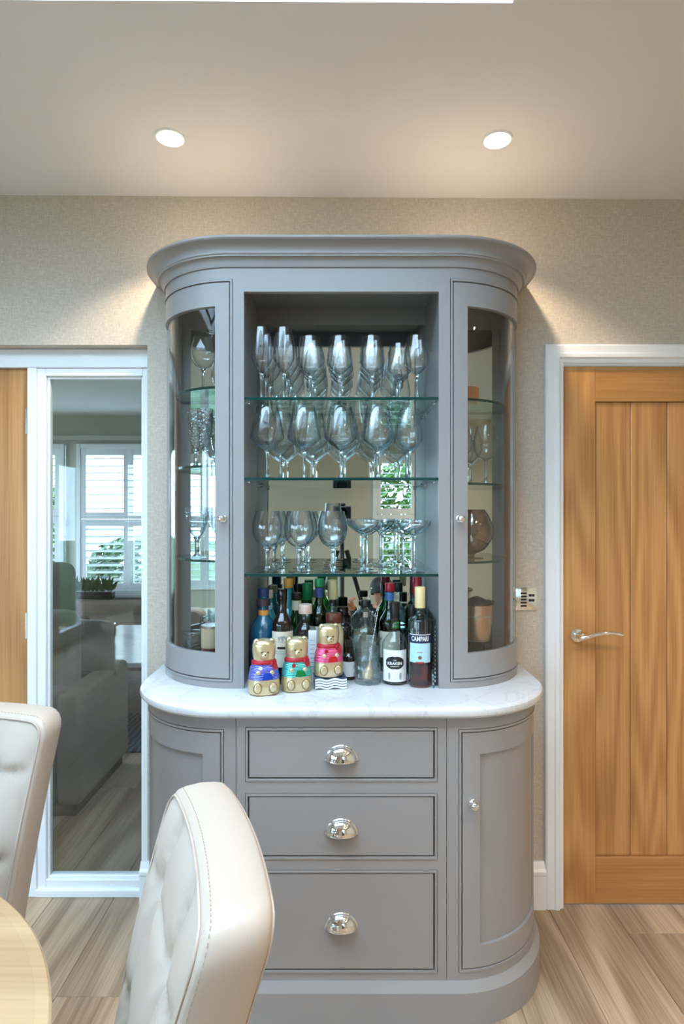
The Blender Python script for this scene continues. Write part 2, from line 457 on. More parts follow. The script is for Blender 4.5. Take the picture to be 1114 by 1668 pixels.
# other walls of the dining room
w = MB()
w.box(XL - .15, XL, YF, -4.7, 0, 2.7).box(XL - .15, XL, -1.9, 0, 0, 2.7).box(XL - .15, XL, -4.7, -1.9, 2.12, 2.7)
structure(w.build('wall_left', CREAM), 'cream wall with the garden doors')
structure(MB().box(XR, XR + .15, YF, 0, 0, 2.7).build('wall_right', CREAM), 'cream wall')
w = MB()
w.box(XL - .15, -2.8, YF - .15, YF, 0, 2.7).box(-1.1, .38, YF - .15, YF, 0, 2.7).box(-2.8, -1.1, YF - .15, YF, 2.16, 2.7).box(-2.8, -1.1, YF - .15, YF, 0, .5).box(1.42, XR + .15, YF - .15, YF, 0, 2.7).box(.38, 1.42, YF - .15, YF, 0, .68).box(.38, 1.42, YF - .15, YF, 2.16, 2.7)
structure(w.build('wall_front', CREAM), 'cream wall with the shuttered window, seen in the mirror')
# garden doors in the left wall
gd = structure(MB().box(XL - .1, XL - .04, -4.7, -1.9, 2.05, 2.12).box(XL - .1, XL - .04, -4.7, -1.9, 0, .05).build('door_3', WHITE), 'white framed glazed garden doors')
for i in range(4):
    y0 = -4.7 + .7 * i; m = MB()
    m.box(XL - .1, XL - .04, y0, y0 + .07, .05, 2.05).box(XL - .1, XL - .04, y0 + .63, y0 + .7, .05, 2.05)
    m.box(XL - .1, XL - .04, y0 + .07, y0 + .63, .05, .14).box(XL - .1, XL - .04, y0 + .07, y0 + .63, 1.96, 2.05)
    m.build('door_leaf', WHITE, gd)
    MB().box(XL - .074, XL - .066, y0 + .07, y0 + .63, .14, 1.96).build('pane', PANE, gd)

# skirting boards
def skirting(name, x0, x1, y=0.0, h=0.168):
    prof = [(0, 0), (-.022, 0), (-.022, h - .045), (-.026, h - .04), (-.026, h - .028), (-.018, h - .02), (-.010, h - .006), (-.006, h), (0, h)]
    n = len(prof); vs = [(x, y + p[0], p[1]) for x in (x0, x1) for p in prof]
    fs = [tuple(range(n)), tuple(reversed(range(n, 2 * n)))] + [(i, (i + 1) % n, n + (i + 1) % n, n + i) for i in range(n)]
    return structure(MB().add(vs, fs).build(name, WHITE), 'white moulded skirting board')
skirting('baseboard_left', WX0 - .022, -0.63); skirting('baseboard_right', 0.63, 0.742); skirting('baseboard_right_end', 1.70, XR)
# architrave round the right door
def arch_profile(w=.066):
    return [(0, 0), (0, -.016), (.006, -.020), (.030, -.020), (.036, -.024), (.048, -.024), (.054, -.016), (w, -.012), (w, 0)]
def architrave(name, x0, x1, ztop, outer=True):
    P = arch_profile(); n = len(P); m = MB(); W_ = .066
    # path corners: outer edge left-bottom, left-top, right-top, right-bottom
    pts = []
    for off, y in P:
        pts.append([(x0 + off, y, 0), (x0 + off, y, ztop - off), (x1 - off, y, ztop - off), (x1 - off, y, 0)])
    vs = [pts[i][k] for k in range(4) for i in range(n)]
    fs = []
    for k in range(3):
        for i in range(n - 1):
            fs.append((k * n + i, k * n + i + 1, (k + 1) * n + i + 1, (k + 1) * n + i))
    return structure(m.add(vs, fs).build(name, WHITE), 'white moulded door architrave')
architrave('trim_1', .743, DX1 + .063, 2.061)
# door lining behind the architrave
structure(MB().box(.806, .813, 0, .12, 0, 1.995).box(DX1 - .007, DX1, 0, .12, 0, 1.995).box(.806, DX1, 0, .12, 1.988, 1.995).build('trim_2', WHITE), 'white door lining')

# oak doors ----------------------------------------------------------------
def oak_door(name, x0, x1, yf, label, z1=1.984, z0=0.006):
    d = bpy.data.objects.new(name, None); COL.objects.link(d); structure(d, label)
    d.location = (x0, yf, 0); w_ = x1 - x0; st = .118; T = .04
    for a, b in ((0, st), (w_ - st, w_)):
        MB().rbox(a, b, 0, T, z0, z1, .0015, 1).build('door_stile', OAK_V, d)
    MB().rbox(st, w_ - st, .0005, T, z1 - .128, z1, .0015, 1).build('door_rail', OAK_H, d)
    MB().rbox(st, w_ - st, .0005, T, z0, z0 + .172, .0015, 1).build('door_rail', OAK_H, d)
    npl = 4 if w_ > .6 else 3; pw = (w_ - 2 * st) / npl
    for i in range(npl):
        MB().rbox(st + i * pw + .0010, st + (i + 1) * pw - .0010, .009, T - .009, z0 + .172, z1 - .128, .0035, 1).build('door_plank', OAK_V, d)
    return d
dr = oak_door('door_2', .815, 1.591, .004, 'light oak plank door with chrome lever handle')
# lever handle on the door
hx, hz = (940 - 557) / 443.0 - .815, CAMZ - (1035 - 834) / 443.0
lh = MB(); Mx = Matrix.Translation((hx, 0, hz)) @ Matrix.Rotation(R_(90), 4, 'X')
lh.lathe([(0, 0.0), (.026, 0), (.026, .006), (.023, .010), (.012, .011), (.0095, .014), (.0095, .05), (0, .05)], 24, Mx)
lever = [(hx, -.045, hz), (hx + .01, -.05, hz + .001)]
for i in range(1, 13):
    q = i / 12; lever.append((hx + .01 + .135 * q, -.052, hz + .001 + .02 * math.sin(q * PI * .75) - .004 * q))
rose = lh.build('handle_rose', CHROME, dr, smooth=40)
MB().tube(lever, [.0085] * 2 + [.0085 - .002 * i / 12 for i in range(12)], 10).build('lever', CHROME, dr, smooth=50)
dl = oak_door('door_1', -1.95, -1.186, .068, 'light oak plank door beside the glazed side panel', 1.991)
for hz_ in (1.794, 1.018, .25):
    hb = MB(); hb.rbox(.751, .764, -.003, .02, hz_ - .05, hz_ + .05, .001, 1)
    hb.tube([(.766, -.006, hz_ - .05), (.766, -.006, hz_ + .05)], .0065, 10)
    hb.build('hinge', NICKEL, dl, smooth=40)
# glazed side panel and frame in the recess
fr = MB(); y0, y1 = .05, .115
fr.rbox(-2.2, WX0 - .0005, y0, y1, 1.992, 2.062, .003, 2)
fr.rbox(-1.184, -1.150, y0, y1, 0, 1.992, .003, 2)
gs = structure(fr.build('window_2', WHITE), 'white framed glazed side panel beside the left door')
m = MB()
m.rbox(-1.150, -1.117, y0 + .008, y1, .0, 1.992, .003, 2).rbox(-.752, WX0 - .0005, y0 + .008, y1, .0, 1.992, .003, 2)
m.rbox(-1.117, -.752, y0 + .008, y1, 1.962, 1.992, .003, 2).rbox(-1.117, -.752, y0 + .008, y1, 0, .062, .003, 2)
m.rbox(-1.150, WX0 - .0005, y0 - .004, y0 + .012, 0, .03, .004, 2)
m.build('sash_frame', WHITE, gs)
b = MB()
b.rbox(-1.117, -1.108, y0 + .02, y1 - .02, .062, 1.962, .002, 1).rbox(-.761, -.752, y0 + .02, y1 - .02, .062, 1.962, .002, 1)
b.rbox(-1.108, -.761, y0 + .02, y1 - .02, 1.953, 1.962, .002, 1).rbox(-1.108, -.761, y0 + .02, y1 - .02, .062, .071, .002, 1)
b.build('glazing_bead', WHITE, gs)
MB().box(-1.108, -.761, y0 + .030, y0 + .036, .071, 1.953).build('pane', PANE, gs)

# ------------------------------------------------------------------ LIVING ROOM SHELL
LZ = 2.452; LY = 4.0
structure(MB().box(-4.6, -.4, .12, LY + .15, LZ, LZ + .1).build('ceiling_living_room', CEIL), 'white living room ceiling beyond the glass')
structure(MB().box(-4.75, -4.6, 0, 1.3, 0, 2.6).box(-4.75, -4.6, 3.4, LY + .15, 0, 2.6).box(-4.75, -4.6, 1.3, 3.4, 2.15, 2.6).box(-4.75, -4.6, 1.3, 3.4, 0, .3).build('wall_living_left', LIVW), 'grey beige living room wall')  # gap in this wall is out of view, added to let in daylight
structure(MB().box(-.5, -.4, .12, LY + .15, 0, 2.6).build('wall_living_right', LIVW), 'grey beige living room wall')
w = MB()
WA0, WA1, WB0, WB1, WZ0, WZ1 = -3.80, -2.862, -2.735, -1.66, .60, 2.15
w.box(-4.6, WA0, LY, LY + .15, 0, LZ).box(WA1, WB0, LY, LY + .15, 0, LZ).box(WB1, -.4, LY, LY + .15, 0, LZ)
for a, b in ((WA0, WA1), (WB0, WB1)):
    w.box(a, b, LY, LY + .15, 0, WZ0).box(a, b, LY, LY + .15, WZ1, LZ)
structure(w.build('wall_living_window', LIVW), 'grey beige living room wall with two shuttered windows')
structure(MB().rbox(-4.2, -1.2, LY - .10, LY, 2.185, 2.23, .004, 1).build('trim_3', LIVW), 'pelmet line above the shuttered windows')
structure(MB().rbox(-4.2, -1.2, LY - .06, LY + .02, WZ0 - .03, WZ0, .004, 1).build('trim_4', WHITE), 'white window sill')

def shutters(name, label, x0, x1, z0, z1, y, inward, cols=2, split=.5, upper_open=True, ang=28, pitch=.066):
    """tier-on-tier plantation shutters; inward = -1 when the room lies towards -y"""
    root = bpy.data.objects.new(name, None); COL.objects.link(root); structure(root, label)
    root.location = (x0, y, z0); W_, H_ = x1 - x0, z1 - z0; s = inward
    m = MB(); ya, yb = sorted((s * .0, s * .045))
    m.rbox(0, .045, ya, yb, 0, H_, .003, 1).rbox(W_ - .045, W_, ya, yb, 0, H_, .003, 1)
    m.rbox(.045, W_ - .045, ya, yb, H_ - .045, H_, .003, 1).rbox(.045, W_ - .045, ya, yb, 0, .045, .003, 1)
    m.build('shutter_frame', WHITE, root)
    MB().box(.02, W_ - .02, -s * .10 - .004, -s * .10 + .004, .02, H_ - .02).build('pane', PANE, root)
    cw = (W_ - .09) / cols; zs = .045 + (H_ - .09) * split
    for c in range(cols):
        a, b = .045 + c * cw + .002, .045 + (c + 1) * cw - .002
        sl = MB(); n = 12; vs = []; fs = []
        for xx in (a + .055, b - .055):
            for i in range(n):
                q = 2 * PI * i / n; vs.append((xx, .031 * math.cos(q), .0055 * math.sin(q)))
        fs = [tuple(range(n)), tuple(range(2 * n - 1, n - 1, -1))] + [(i, (i + 1) % n, n + (i + 1) % n, n + i) for i in range(n)]
        sm = sl.add(vs, fs).mesh('louvre_slat', WHITE, smooth=50)
        for tier, (p, q) in enumerate(((.047, zs - .002), (zs + .002, H_ - .047))):
            m = MB(); ya, yb = sorted((s * .008, s * .036))
            m.rbox(a, a + .05, ya, yb, p, q, .002, 1).rbox(b - .05, b, ya, yb, p, q, .002, 1)
            m.rbox(a + .05, b - .05, ya, yb, p, p + .07, .002, 1).rbox(a + .05, b - .05, ya, yb, q - .07, q, .002, 1)
            m.build('shutter_panel', WHITE, root)
            k = int((q - p - .14) / pitch); st = (q - p - .14) / k
            for i in range(k):
                o = link(sm, 'louvre_slat', root, (0, s * .022, p + .07 + st * (i + .5)))
                o.rotation_euler = (R_(4 if (tier == 1 and upper_open) else ang) * s, 0, 0)
    return root
shutters('window_3', 'white plantation shutters in the narrow visible window', WA0, WA1, WZ0, WZ1, LY, -1, 2, .52, True, 22)
shutters('window_4', 'white plantation shutters with bright upper panes', WB0, WB1, WZ0, WZ1, LY, -1, 2, .50, True, 24)
shutters('window_5', 'white plantation shutters reflected in the mirror', .38, 1.42, .68, 2.16, YF, 1, 2, .5, True, 16, .074)

shutters('window_6', 'wide white plantation shutters behind the viewer', -2.8, -1.1, .5, 2.16, YF, 1, 3, .5, True, 12, .074)

# garden beyond the windows
structure(MB().box(-30, 30, -30, 30, -.16, -.10).build('ground', LAWN), 'lawn outside')
BRK = bricks_mat('pale_brick', S(214, 200, 184), S(190, 172, 152), S(224, 220, 212))
hs = thing('neighbouring_house', 'sunlit pale brick house outside the living room shutters', 'house', (-5.2, 14.5, -.1))
MB().box(-4.5, 4.5, 0, 5, 0, 4.6).build('brick_wall', BRK, hs)
MB().add([(-4.8, -.4, 4.5), (4.8, -.4, 4.5), (4.8, 5.4, 4.5), (-4.8, 5.4, 4.5), (-4.8, 2.5, 6.6), (4.8, 2.5, 6.6)], [(0, 1, 5, 4), (2, 3, 4, 5), (0, 4, 3), (1, 2, 5), (0, 3, 2, 1)]).build('roof', plain('grey_slate', S(110, 108, 108), .8), hs)
def bush(name, label, loc, rx, ry, rz, n, mt, seed):
    rnd = random.Random(seed); m = MB()
    for i in range(n):
        d = Vector((rnd.gauss(0, 1), rnd.gauss(0, 1), rnd.gauss(0, 1))).normalized() * rnd.uniform(.72, 1.0)
        p = Vector((d.x * rx, d.y * ry, rz + d.z * rz)); t = rnd.uniform(.05, .11)
        a = Vector((rnd.gauss(0, 1), rnd.gauss(0, 1), rnd.gauss(0, 1))).normalized(); b = a.orthogonal().normalized(); c = a.cross(b)
        m.add([p - b * t, p + c * t * .4 + a * t * .15, p + b * t, p - c * t * .4 + a * t * .15], [(0, 1, 2, 3)])
    o = thing(name, label, 'bush', loc)
    f = m.build('foliage', mt, o)
    MB().tube([(0, 0, 0), (.02, 0, rz * .5), (0, .02, rz)], [.05, .04, .02], 7).build('stem', DARKWOOD, o)
    return o
bush('garden_bush', 'leafy green bush outside the narrow shuttered window', (-4.45, 6.0, -.1), .62, .6, 1.1, 2600, LEAF, 1)
bush('garden_bush', 'low dark green bush below the bright shuttered window', (-3.0, 7.4, -.1), 1.1, .6, .62, 2200, LEAFD, 2)
bush('garden_bush', 'tall green bush reflected behind the slats in the mirror', (1.25, -7.3, -.1), 1.5, .8, 1.25, 4200, LEAF, 3)
bush('garden_bush', 'green bush outside the garden doors', (-5.6, -4.4, -.1), .9, 1.6, .8, 3200, LEAFD, 4)

# ------------------------------------------------------------------ DRESSER
class Plan:
    """plan outline of a bow-ended cabinet: flat front, quarter round ends, short returns to the wall"""
    def __init__(s, x0, R, r):
        s.x0, s.R, s.r = x0, R, r; s.d = R + r; s.sa = x0 + R * PI / 2; s.end = s.sa + r
    def pt(s, t, p=0.0):
        sg = 1 if t >= 0 else -1; t = abs(t)
        if t <= s.x0:
            return (sg * t, -s.d - p)
        if t <= s.sa:
            a = (t - s.x0) / s.R
            return (sg * (s.x0 + (s.R + p) * math.sin(a)), -s.r - (s.R + p) * math.cos(a))
        return (sg * (s.x0 + s.R + p), -s.r + (t - s.sa))
    def nrm(s, t):
        sg = 1 if t >= 0 else -1; t = abs(t)
        a = 0 if t <= s.x0 else (min(t, s.sa) - s.x0) / s.R
        return (sg * math.sin(a), -math.cos(a)), sg * a
    def params(s, a, b, step=.012):
        ts = [a]
        br = [x for x in (-s.sa, -s.x0, s.x0, s.sa) if a < x < b] + [b]
        cur = a
        for x in br:
            curved = (s.x0 - 1e-6 <= min(abs(cur), abs(x)) and max(abs(cur), abs(x)) <= s.sa + 1e-6)
            n = max(1, int(math.ceil((x - cur) / step))) if curved else 1
            ts += [cur + (x - cur) * i / n for i in range(1, n + 1)]
            cur = x
        return ts
    def slab(s, m, a, b, z0, z1, p0, p1, step=.012):
        ts = s.params(a, b, step); n = len(ts); vs = []
        for t in ts:
            i = s.pt(t, p0); o = s.pt(t, p1)
            vs += [(*i, z0), (*o, z0), (*o, z1), (*i, z1)]
        fs = [(0, 1, 2, 3), (4 * n - 1, 4 * n - 2, 4 * n - 3, 4 * n - 4)]
        for k in range(n - 1):
            for j in range(4):
                j2 = (j + 1) % 4
                fs.append((4 * k + j, 4 * k + j2, 4 * k + 4 + j2, 4 * k + 4 + j))
        m.add(vs, fs); return m
    def frame(s, m, a, b, z0, z1, wdt, p0, p1, wz=None):
        wz = wz or wdt
        s.slab(m, a, b, z0, z0 + wz, p0, p1); s.slab(m, a, b, z1 - wz, z1, p0, p1)
        s.slab(m, a, a + wdt, z0 + wz, z1 - wz, p0, p1); s.slab(m, b - wdt, b, z0 + wz, z1 - wz, p0, p1)
        return m
    def loft(s, m, prof, cap_top=True, cap_bot=False):
        ts = s.params(-s.end, s.end); n = len(ts); vs = []
        for p, z in prof:
            vs += [(*s.pt(t, p), z) for t in ts]
        fs = []
        for k in range(len(prof) - 1):
            fs += [(k * n + i, k * n + i + 1, (k + 1) * n + i + 1, (k + 1) * n + i) for i in range(n - 1)]
        if cap_top: fs.append(tuple(range((len(prof) - 1) * n, len(prof) * n)))
        if cap_bot: fs.append(tuple(reversed(range(n))))
        m.add(vs, fs); return m
    def half_poly(s, x_in, p, y_back, sg=1):
        ts = s.params(x_in, s.end)
        pts = [s.pt(t, p) for t in ts if s.pt(t, p)[1] < y_back] 
        pts = [(x_in, y_back)] + pts + [(pts[-1][0], y_back)]
        pts = [(sg * x, y) for x, y in pts]
        return pts if sg > 0 else pts[::-1]

CX = -0.002
U = Plan(.338, .278, .062)
L = Plan(.335, .290, .210)
CT = 0.90
# --- base cabinet
base = thing('base_cabinet', 'grey painted bow-ended base cabinet with three drawers and chrome pulls', 'cabinet', (CX, 0, 0))
m = MB(); L.loft(m, [(-.024, .05), (-.024, .866)], True, True)
m.build('carcass', plain('gap_shade_carcass', S(58, 54, 52), .7), base, smooth=30)  # core coloured dark to put shade in the gaps round doors and drawers
m = MB()
L.slab(m, -.2985, .2985, .837, .868, -.02, 0); L.slab(m, -.2985, .2985, .650, .6835, -.02, 0)
L.slab(m, -.2985, .2985, .4325, .462, -.02, 0); L.slab(m, -.2985, .2985, .10, .1395, -.02, 0)
for sg in (-1, 1):
    a, b = sorted((sg * .273, sg * .2985))
    for z0, z1 in ((.6835, .837), (.462, .650), (.1395, .4325)):
        L.slab(m, a, b, z0, z1, -.02, 0)
    for a, b, z0, z1 in ((.300, .333, .10, .868), (.333, L.end, .832, .868), (.333, L.end, .10, .141), (.786, L.end, .141, .832)):
        a, b = sorted((sg * a, sg * b)); L.slab(m, a, b, z0, z1, -.02, 0)
m.build('face_frame', PAINT, base, smooth=30)
m = MB(); L.loft(m, [(-.03, .1186), (0, .1186), (.003, .1182), (.018, .095), (.018, 0)], False, False)
m.build('plinth', PAINT, base, smooth=25)
def cup_pull(parent, z, d):
    a, b, c = .043, .040, .027; m = MB(); nu, nv = 28, 10; vs = []; fs = []
    for i in range(nu + 1):
        f = PI * i / nu
        for j in range(nv + 1):
            q = PI / 2 * j / nv
            vs.append((a * math.cos(f), -d - c * math.sin(f) * math.sin(q), z - .012 + b * math.sin(f) * math.cos(q)))
    for i in range(nu):
        for j in range(nv):
            fs.append((i * (nv + 1) + j, (i + 1) * (nv + 1) + j, (i + 1) * (nv + 1) + j + 1, i * (nv + 1) + j + 1))
    k = len(vs)
    m.add(vs, fs)
    m.tube([(a * math.cos(PI * i / 24), -d - c * math.sin(PI * i / 24), z - .012) for i in range(25)], .0016, 6)
    m.tube([(1.05 * a * math.cos(PI * i / 24), -d - .001, z - .013 + 1.06 * b * math.sin(PI * i / 24)) for i in range(25)], .0026, 6)
    return m.build('cup_pull', CHROME, parent, smooth=60)
for z0, z1, zp in ((.6835, .837, .757), (.462, .650, .548), (.1395, .4325, .281)):
    m = MB(); L.frame(m, -.2715, .2715, z0 + .0015, z1 - .0015, .006, -.018, .0025)
    bd = m.build('bead_moulding', PAINT, base)
    dfr = MB().rbox(-.2620, .2620, -L.d - .0005, -L.d + .02, z0 + .011, z1 - .011, .002, 1).build('drawer', PAINT, base)
    cup_pull(dfr, zp, L.d)
def knob(parent, plan, t, z, r=.0125):
    x, y = plan.pt(t, 0); nv, a = plan.nrm(t)
    M = Matrix.Translation((x, y, z)) @ Matrix.Rotation(a, 4, 'Z') @ Matrix.Rotation(R_(90), 4, 'X')
    pr = [(0, 0), (.0105, 0), (.011, .003), (.007, .006), (.0055, .011), (.008, .014)]
    pr += [(r * math.sin(PI * (.22 + .78 * i / 10)), .024 - r * math.cos(PI * (.22 + .78 * i / 10)) * .85) for i in range(11)]
    pr[-1] = (0, pr[-1][1])
    return MB().lathe(pr, 20, M).build('knob', CHROME, parent, smooth=50)
for sg in (-1, 1):
    fix = lambda a, b: tuple(sorted((sg * a, sg * b)))
    m = MB(); a, b = fix(.3345, .7845); L.frame(m, a, b, .1425, .8305, .006, -.018, .0025)
    m.build('bead_moulding', PAINT, base, smooth=30)
    m = MB(); a, b = fix(.3440, .775); L.frame(m, a, b, .152, .821, .052, -.018, 0, .062)
    dd = m.build('door', PAINT, base, smooth=30)
    m = MB(); a, b = fix(.394, .725); L.slab(m, a, b, .21, .763, -.018, -.008)
    m.build('door_panel', PAINT, dd, smooth=30)
    knob(dd, L, sg * .372, .623)
# --- worktop
wt = MB(); L.loft(wt, [(-.03, .868), (.012, .868), (.020, .870), (.0265, .877), (.028, .885), (.0255, .893), (.019, .8985), (.012, CT)], True, True)
tag(wt.build('worktop', MARBLE, None, (CX, 0, 0), smooth=30), 'white veined stone worktop with rounded ends on the base cabinet', 'worktop')
# --- display cabinet
uc = thing('display_cabinet', 'grey painted bow-fronted display cabinet with curved glass doors and open middle', 'cabinet', (CX, 0, CT))
def up(m):
    m.v = [(x, y, z - CT) for x, y, z in m.v]; return m
m = MB()
for sg in (-1, 1):
    for a, b, z0, z1 in ((.303, .338, CT, 2.174), (.338, U.end, .90, .9205), (.782, U.end, .9205, 2.174)):
        a, b = sorted((sg * a, sg * b)); U.slab(m, a, b, z0, z1, -.02, 0)
U.slab(m, -.303, .303, 2.134, 2.174, -.02, 0); U.slab(m, -U.end, U.end, 2.174, 2.25, -.02, 0)
up(m).build('face_frame', PAINT, uc, smooth=30)
m = MB()
for sg in (-1, 1):
    a, b = sorted((sg * .306, sg * .324)); m.box(a, b, -.322, -.018, CT, 2.191)
m.box(-.612, .612, -.018, -.001, CT, 2.23)
m.box(-.306, .306, -.322, -.018, 2.191, 2.205)
for sg in (-1, 1):
    P = U.half_poly(.324, -.021, -.018, sg); m.prism(P, CT, CT + .014); m.prism(P, 2.191, 2.205)
up(m).build('carcass', PAINT_IN, uc)
m = MB(); prof = [(-.01, 2.2085), (.005, 2.2085), (.007, 2.2125)]
prof += [(.007 + .014 * (1 - math.cos(q * PI / 2)), 2.2125 + .0225 * math.sin(q * PI / 2)) for q in (.2, .4, .6, .8, 1)]
prof += [(.0245, 2.2352), (.0245, 2.2385), (.0285, 2.2415), (.0285, 2.2435)]
prof += [(.0285 + .030 * (1 - math.cos(q * PI / 2)), 2.2435 + .0285 * math.sin(q * PI / 2)) for q in (.15, .3, .45, .6, .75, .9, 1)]
prof += [(.0605, 2.2735), (.0625, 2.276), (.0625, 2.2815)]
U.loft(m, prof, True, False)
up(m).build('cornice', PAINT, uc, smooth=25)
up(MB().box(-.3055, .3055, -.022, -.018, CT, 2.129)).build('mirror', MIRROR, uc)
for sg in (-1, 1):
    a, b = sorted((sg * .326, sg * .548)); up(MB().box(a, b, -.022, -.018, CT + .014, 2.11)).build('mirror', MIRROR, uc)
SH_Z = (1.8075, 1.5565, 1.2560)
def glass_slab(poly, z, t=.009):
    m = MB(); n = len(poly)
    m.add([(x, y, z - t) for x, y in poly] + [(x, y, z) for x, y in poly], [])
    m.f += [tuple(reversed(range(n))), tuple(range(n, 2 * n))]; m.mi += [0, 0]
    m.f += [(i, (i + 1) % n, n + (i + 1) % n, n + i) for i in range(n)]; m.mi += [1] * n
    return up(m).build('glass_shelf', [SHELF, SHELFEDGE], uc)
for z in SH_Z:
    glass_slab([(-.3045, -.333), (.3045, -.333), (.3045, -.0235), (-.3045, -.0235)], z)
    for sg in (-1, 1):
        for y in (-.29, -.06):
            up(MB().tube([(sg * .306, y, z - .0135), (sg * .293, y, z - .0135)], .004, 8)).build('shelf_support', CHROME, uc, smooth=50)
SIDE_Z = {-1: (1.850, 1.600, 1.296), 1: (1.812, 1.543, 1.291)}
for sg in (-1, 1):
    for z in SIDE_Z[sg]:
        glass_slab(U.half_poly(.326, -.035, -.024, sg), z, .008)
    fix = lambda a, b: tuple(sorted((sg * a, sg * b)))
    m = MB(); a, b = fix(.3395, .7805); U.frame(m, a, b, .9220, 2.1725, .006, -.018, .0025)
    up(m).build('bead_moulding', PAINT, uc, smooth=30)
    m = MB(); a, b = fix(.3490, .771)
    U.slab(m, a, b, .9315, 1.008, -.018, 0); U.slab(m, a, b, 2.091, 2.163, -.018, 0)
    a, b = fix(.3490, .394); U.slab(m, a, b, 1.008, 2.091, -.018, 0)
    a, b = fix(.748, .771); U.slab(m, a, b, 1.008, 2.091, -.018, 0)
    dd = up(m).build('door', PAINT, uc, smooth=30)
    m = MB(); a, b = fix(.390, .752); U.slab(m, a, b, 1.004, 2.095, -.012, -.008, .008)
    up(m).build('curved_pane', CURVEPANE, dd, smooth=30)
    knob(dd, U, sg * .367, 1.428 - CT)

# ------------------------------------------------------------------ DOWNLIGHTS
LAMP = emit('lamp_lens_glow', (1.0, 0.86, 0.66, 1), 30.0)
def downlight(x, y, label, group, watts, cone=116, lens=LAMP, z=None):
    z = ceil_z(x) if z is None else z
    o = thing('ceiling_downlight', label, 'downlight', (x, y, z), 0, group)
    MB().lathe([(.036, -.001), (.041, -.005), (.046, -.004), (.047, 0), (.036, 0)], 28, close=True).build('trim_ring', WHITE, o, smooth=40)
    MB().lathe([(0, -.0015), (.035, -.0015), (.035, -.0005), (0, -.0005)], 24).build('lens', lens, o)
    if watts > 0:
        l = bpy.data.lights.new('lamp', 'SPOT'); l.energy = watts; l.spot_size = R_(cone); l.spot_blend = .35
        l.color = (1.0, .80, .58); l.shadow_soft_size = .03
        lo = bpy.data.objects.new('lamp', l); COL.objects.link(lo); lo.parent = o; lo.location = (0, 0, -.012)
    return o
downlight(-.532, -.346, 'glowing recessed downlight above the cabinet, over the side with the living room panel', 'lit downlights above the dresser', 24)
downlight(.481, -.346, 'glowing recessed downlight above the cabinet, over the side with the oak lever-handle door', 'lit downlights above the dresser', 24)
for x in (.9, 1.8):
    for y in (-1.6, -2.9, -4.2):
        downlight(x, y, 'small lit ceiling downlight mirrored as a dot in the curved glass door', 'downlights behind the viewer', 26, 120)
OFFL = plain('unlit_lens', S(190, 196, 200), .3)
downlight(-1.58, .12 + 2.10, 'unlit downlight in the living room ceiling near the narrow shuttered window', None, 0, lens=OFFL, z=LZ)
downlight(-1.02, .12 + 1.05, 'unlit downlight in the living room ceiling near the top of the glass panel edge', None, 0, lens=OFFL, z=LZ)

# ------------------------------------------------------------------ GLASSWARE
def shell(outer, t):
    """closed profile of a thin bowl: up the outside, back down the inside"""
    inner = [(max(r - t, 0.0), z + (t if i == 0 else 0)) for i, (r, z) in enumerate(outer)]
    return outer + [(max(r - t, .0005), z) for r, z in reversed(outer[1:])] + [(0, outer[0][1] + t * 1.5)]
def curve_pts(keys, n=5):
    """smooth Catmull-Rom through (r,z) keys"""
    out = []
    for i in range(len(keys) - 1):
        p0 = keys[max(i - 1, 0)]; p1 = keys[i]; p2 = keys[i + 1]; p3 = keys[min(i + 2, len(keys) - 1)]
        for k in range(n):
            t = k / n
            q = [.5 * ((2 * p1[j]) + (-p0[j] + p2[j]) * t + (2 * p0[j] - 5 * p1[j] + 4 * p2[j] - p3[j]) * t * t + (-p0[j] + 3 * p1[j] - 3 * p2[j] + p3[j]) * t ** 3) for j in (0, 1)]
            out.append((max(q[0], 0.0), q[1]))
    out.append(keys[-1])
    return out
def glass_meshes(kind, bowl_keys, stem_r, foot_r, smooth_bowl=True, wall=.0011, bmat=None, smat=None, seg=36):
    zb = bowl_keys[0][1]
    outer = curve_pts(bowl_keys, 4) if smooth_bowl else bowl_keys
    bowl = MB().lathe(shell(outer, wall), seg).mesh(kind + '_bowl', bmat or BOWL, smooth=40)
    st = MB().lathe([(0, .004), (stem_r * 1.9, .0045), (stem_r * 1.15, .014), (stem_r, .03), (stem_r, zb - .022), (stem_r * 1.3, zb - .008), (stem_r * 2.2, zb - .0005), (0, zb + .0005)], 16).mesh(kind + '_stem', smat or STEM, smooth=50)
    ft = MB().lathe([(0, .0002), (foot_r, .0002), (foot_r, .0014), (foot_r * .5, .003), (stem_r * 1.8, .0055), (0, .0056)], 32).mesh(kind + '_foot', bmat or BOWL, smooth=40)
    return (bowl, st, ft)
FLUTE = glass_meshes('flute', [(.0, .085), (.006, .087), (.020, .105), (.033, .128), (.034, .14), (.031, .18), (.0262, .225)], .0042, .034)
WINE = glass_meshes('white_wine', [(.0, .078), (.006, .079), (.022, .092), (.039, .110), (.0412, .122), (.038, .155), (.031, .198)], .0042, .037)
RED = glass_meshes('red_wine', [(.0, .088), (.006, .089), (.026, .102), (.050, .124), (.0535, .137), (.046, .180), (.0345, .231)], .0045, .041)
SLIM = glass_meshes('slim_wine', [(.0, .088), (.006, .089), (.022, .098), (.040, .116), (.0435, .132), (.040, .172), (.030, .222)], .0042, .038)
GIN = glass_meshes('gin_balloon', [(.0, .078), (.010, .079), (.032, .092), (.045, .115), (.0485, .140), (.0455, .167), (.0375, .196)], .0065, .036)
COUPE = glass_meshes('coupe', [(.0, .118), (.006, .119), (.022, .124), (.043, .139), (.053, .152), (.0545, .166)], .0046, .036)
def put_glass(name, meshes, label, x, y, z, group):
    o = thing(name, label, 'glass', (CX + x, y, z), random.uniform(0, 6), group)
    for me, nm in zip(meshes, ('bowl', 'stem', 'foot')):
        link(me, nm, o)
    return o
ROWS = ['front', 'second', 'third']
ORD = ['first', 'second', 'third', 'fourth', 'fifth', 'sixth', 'seventh']
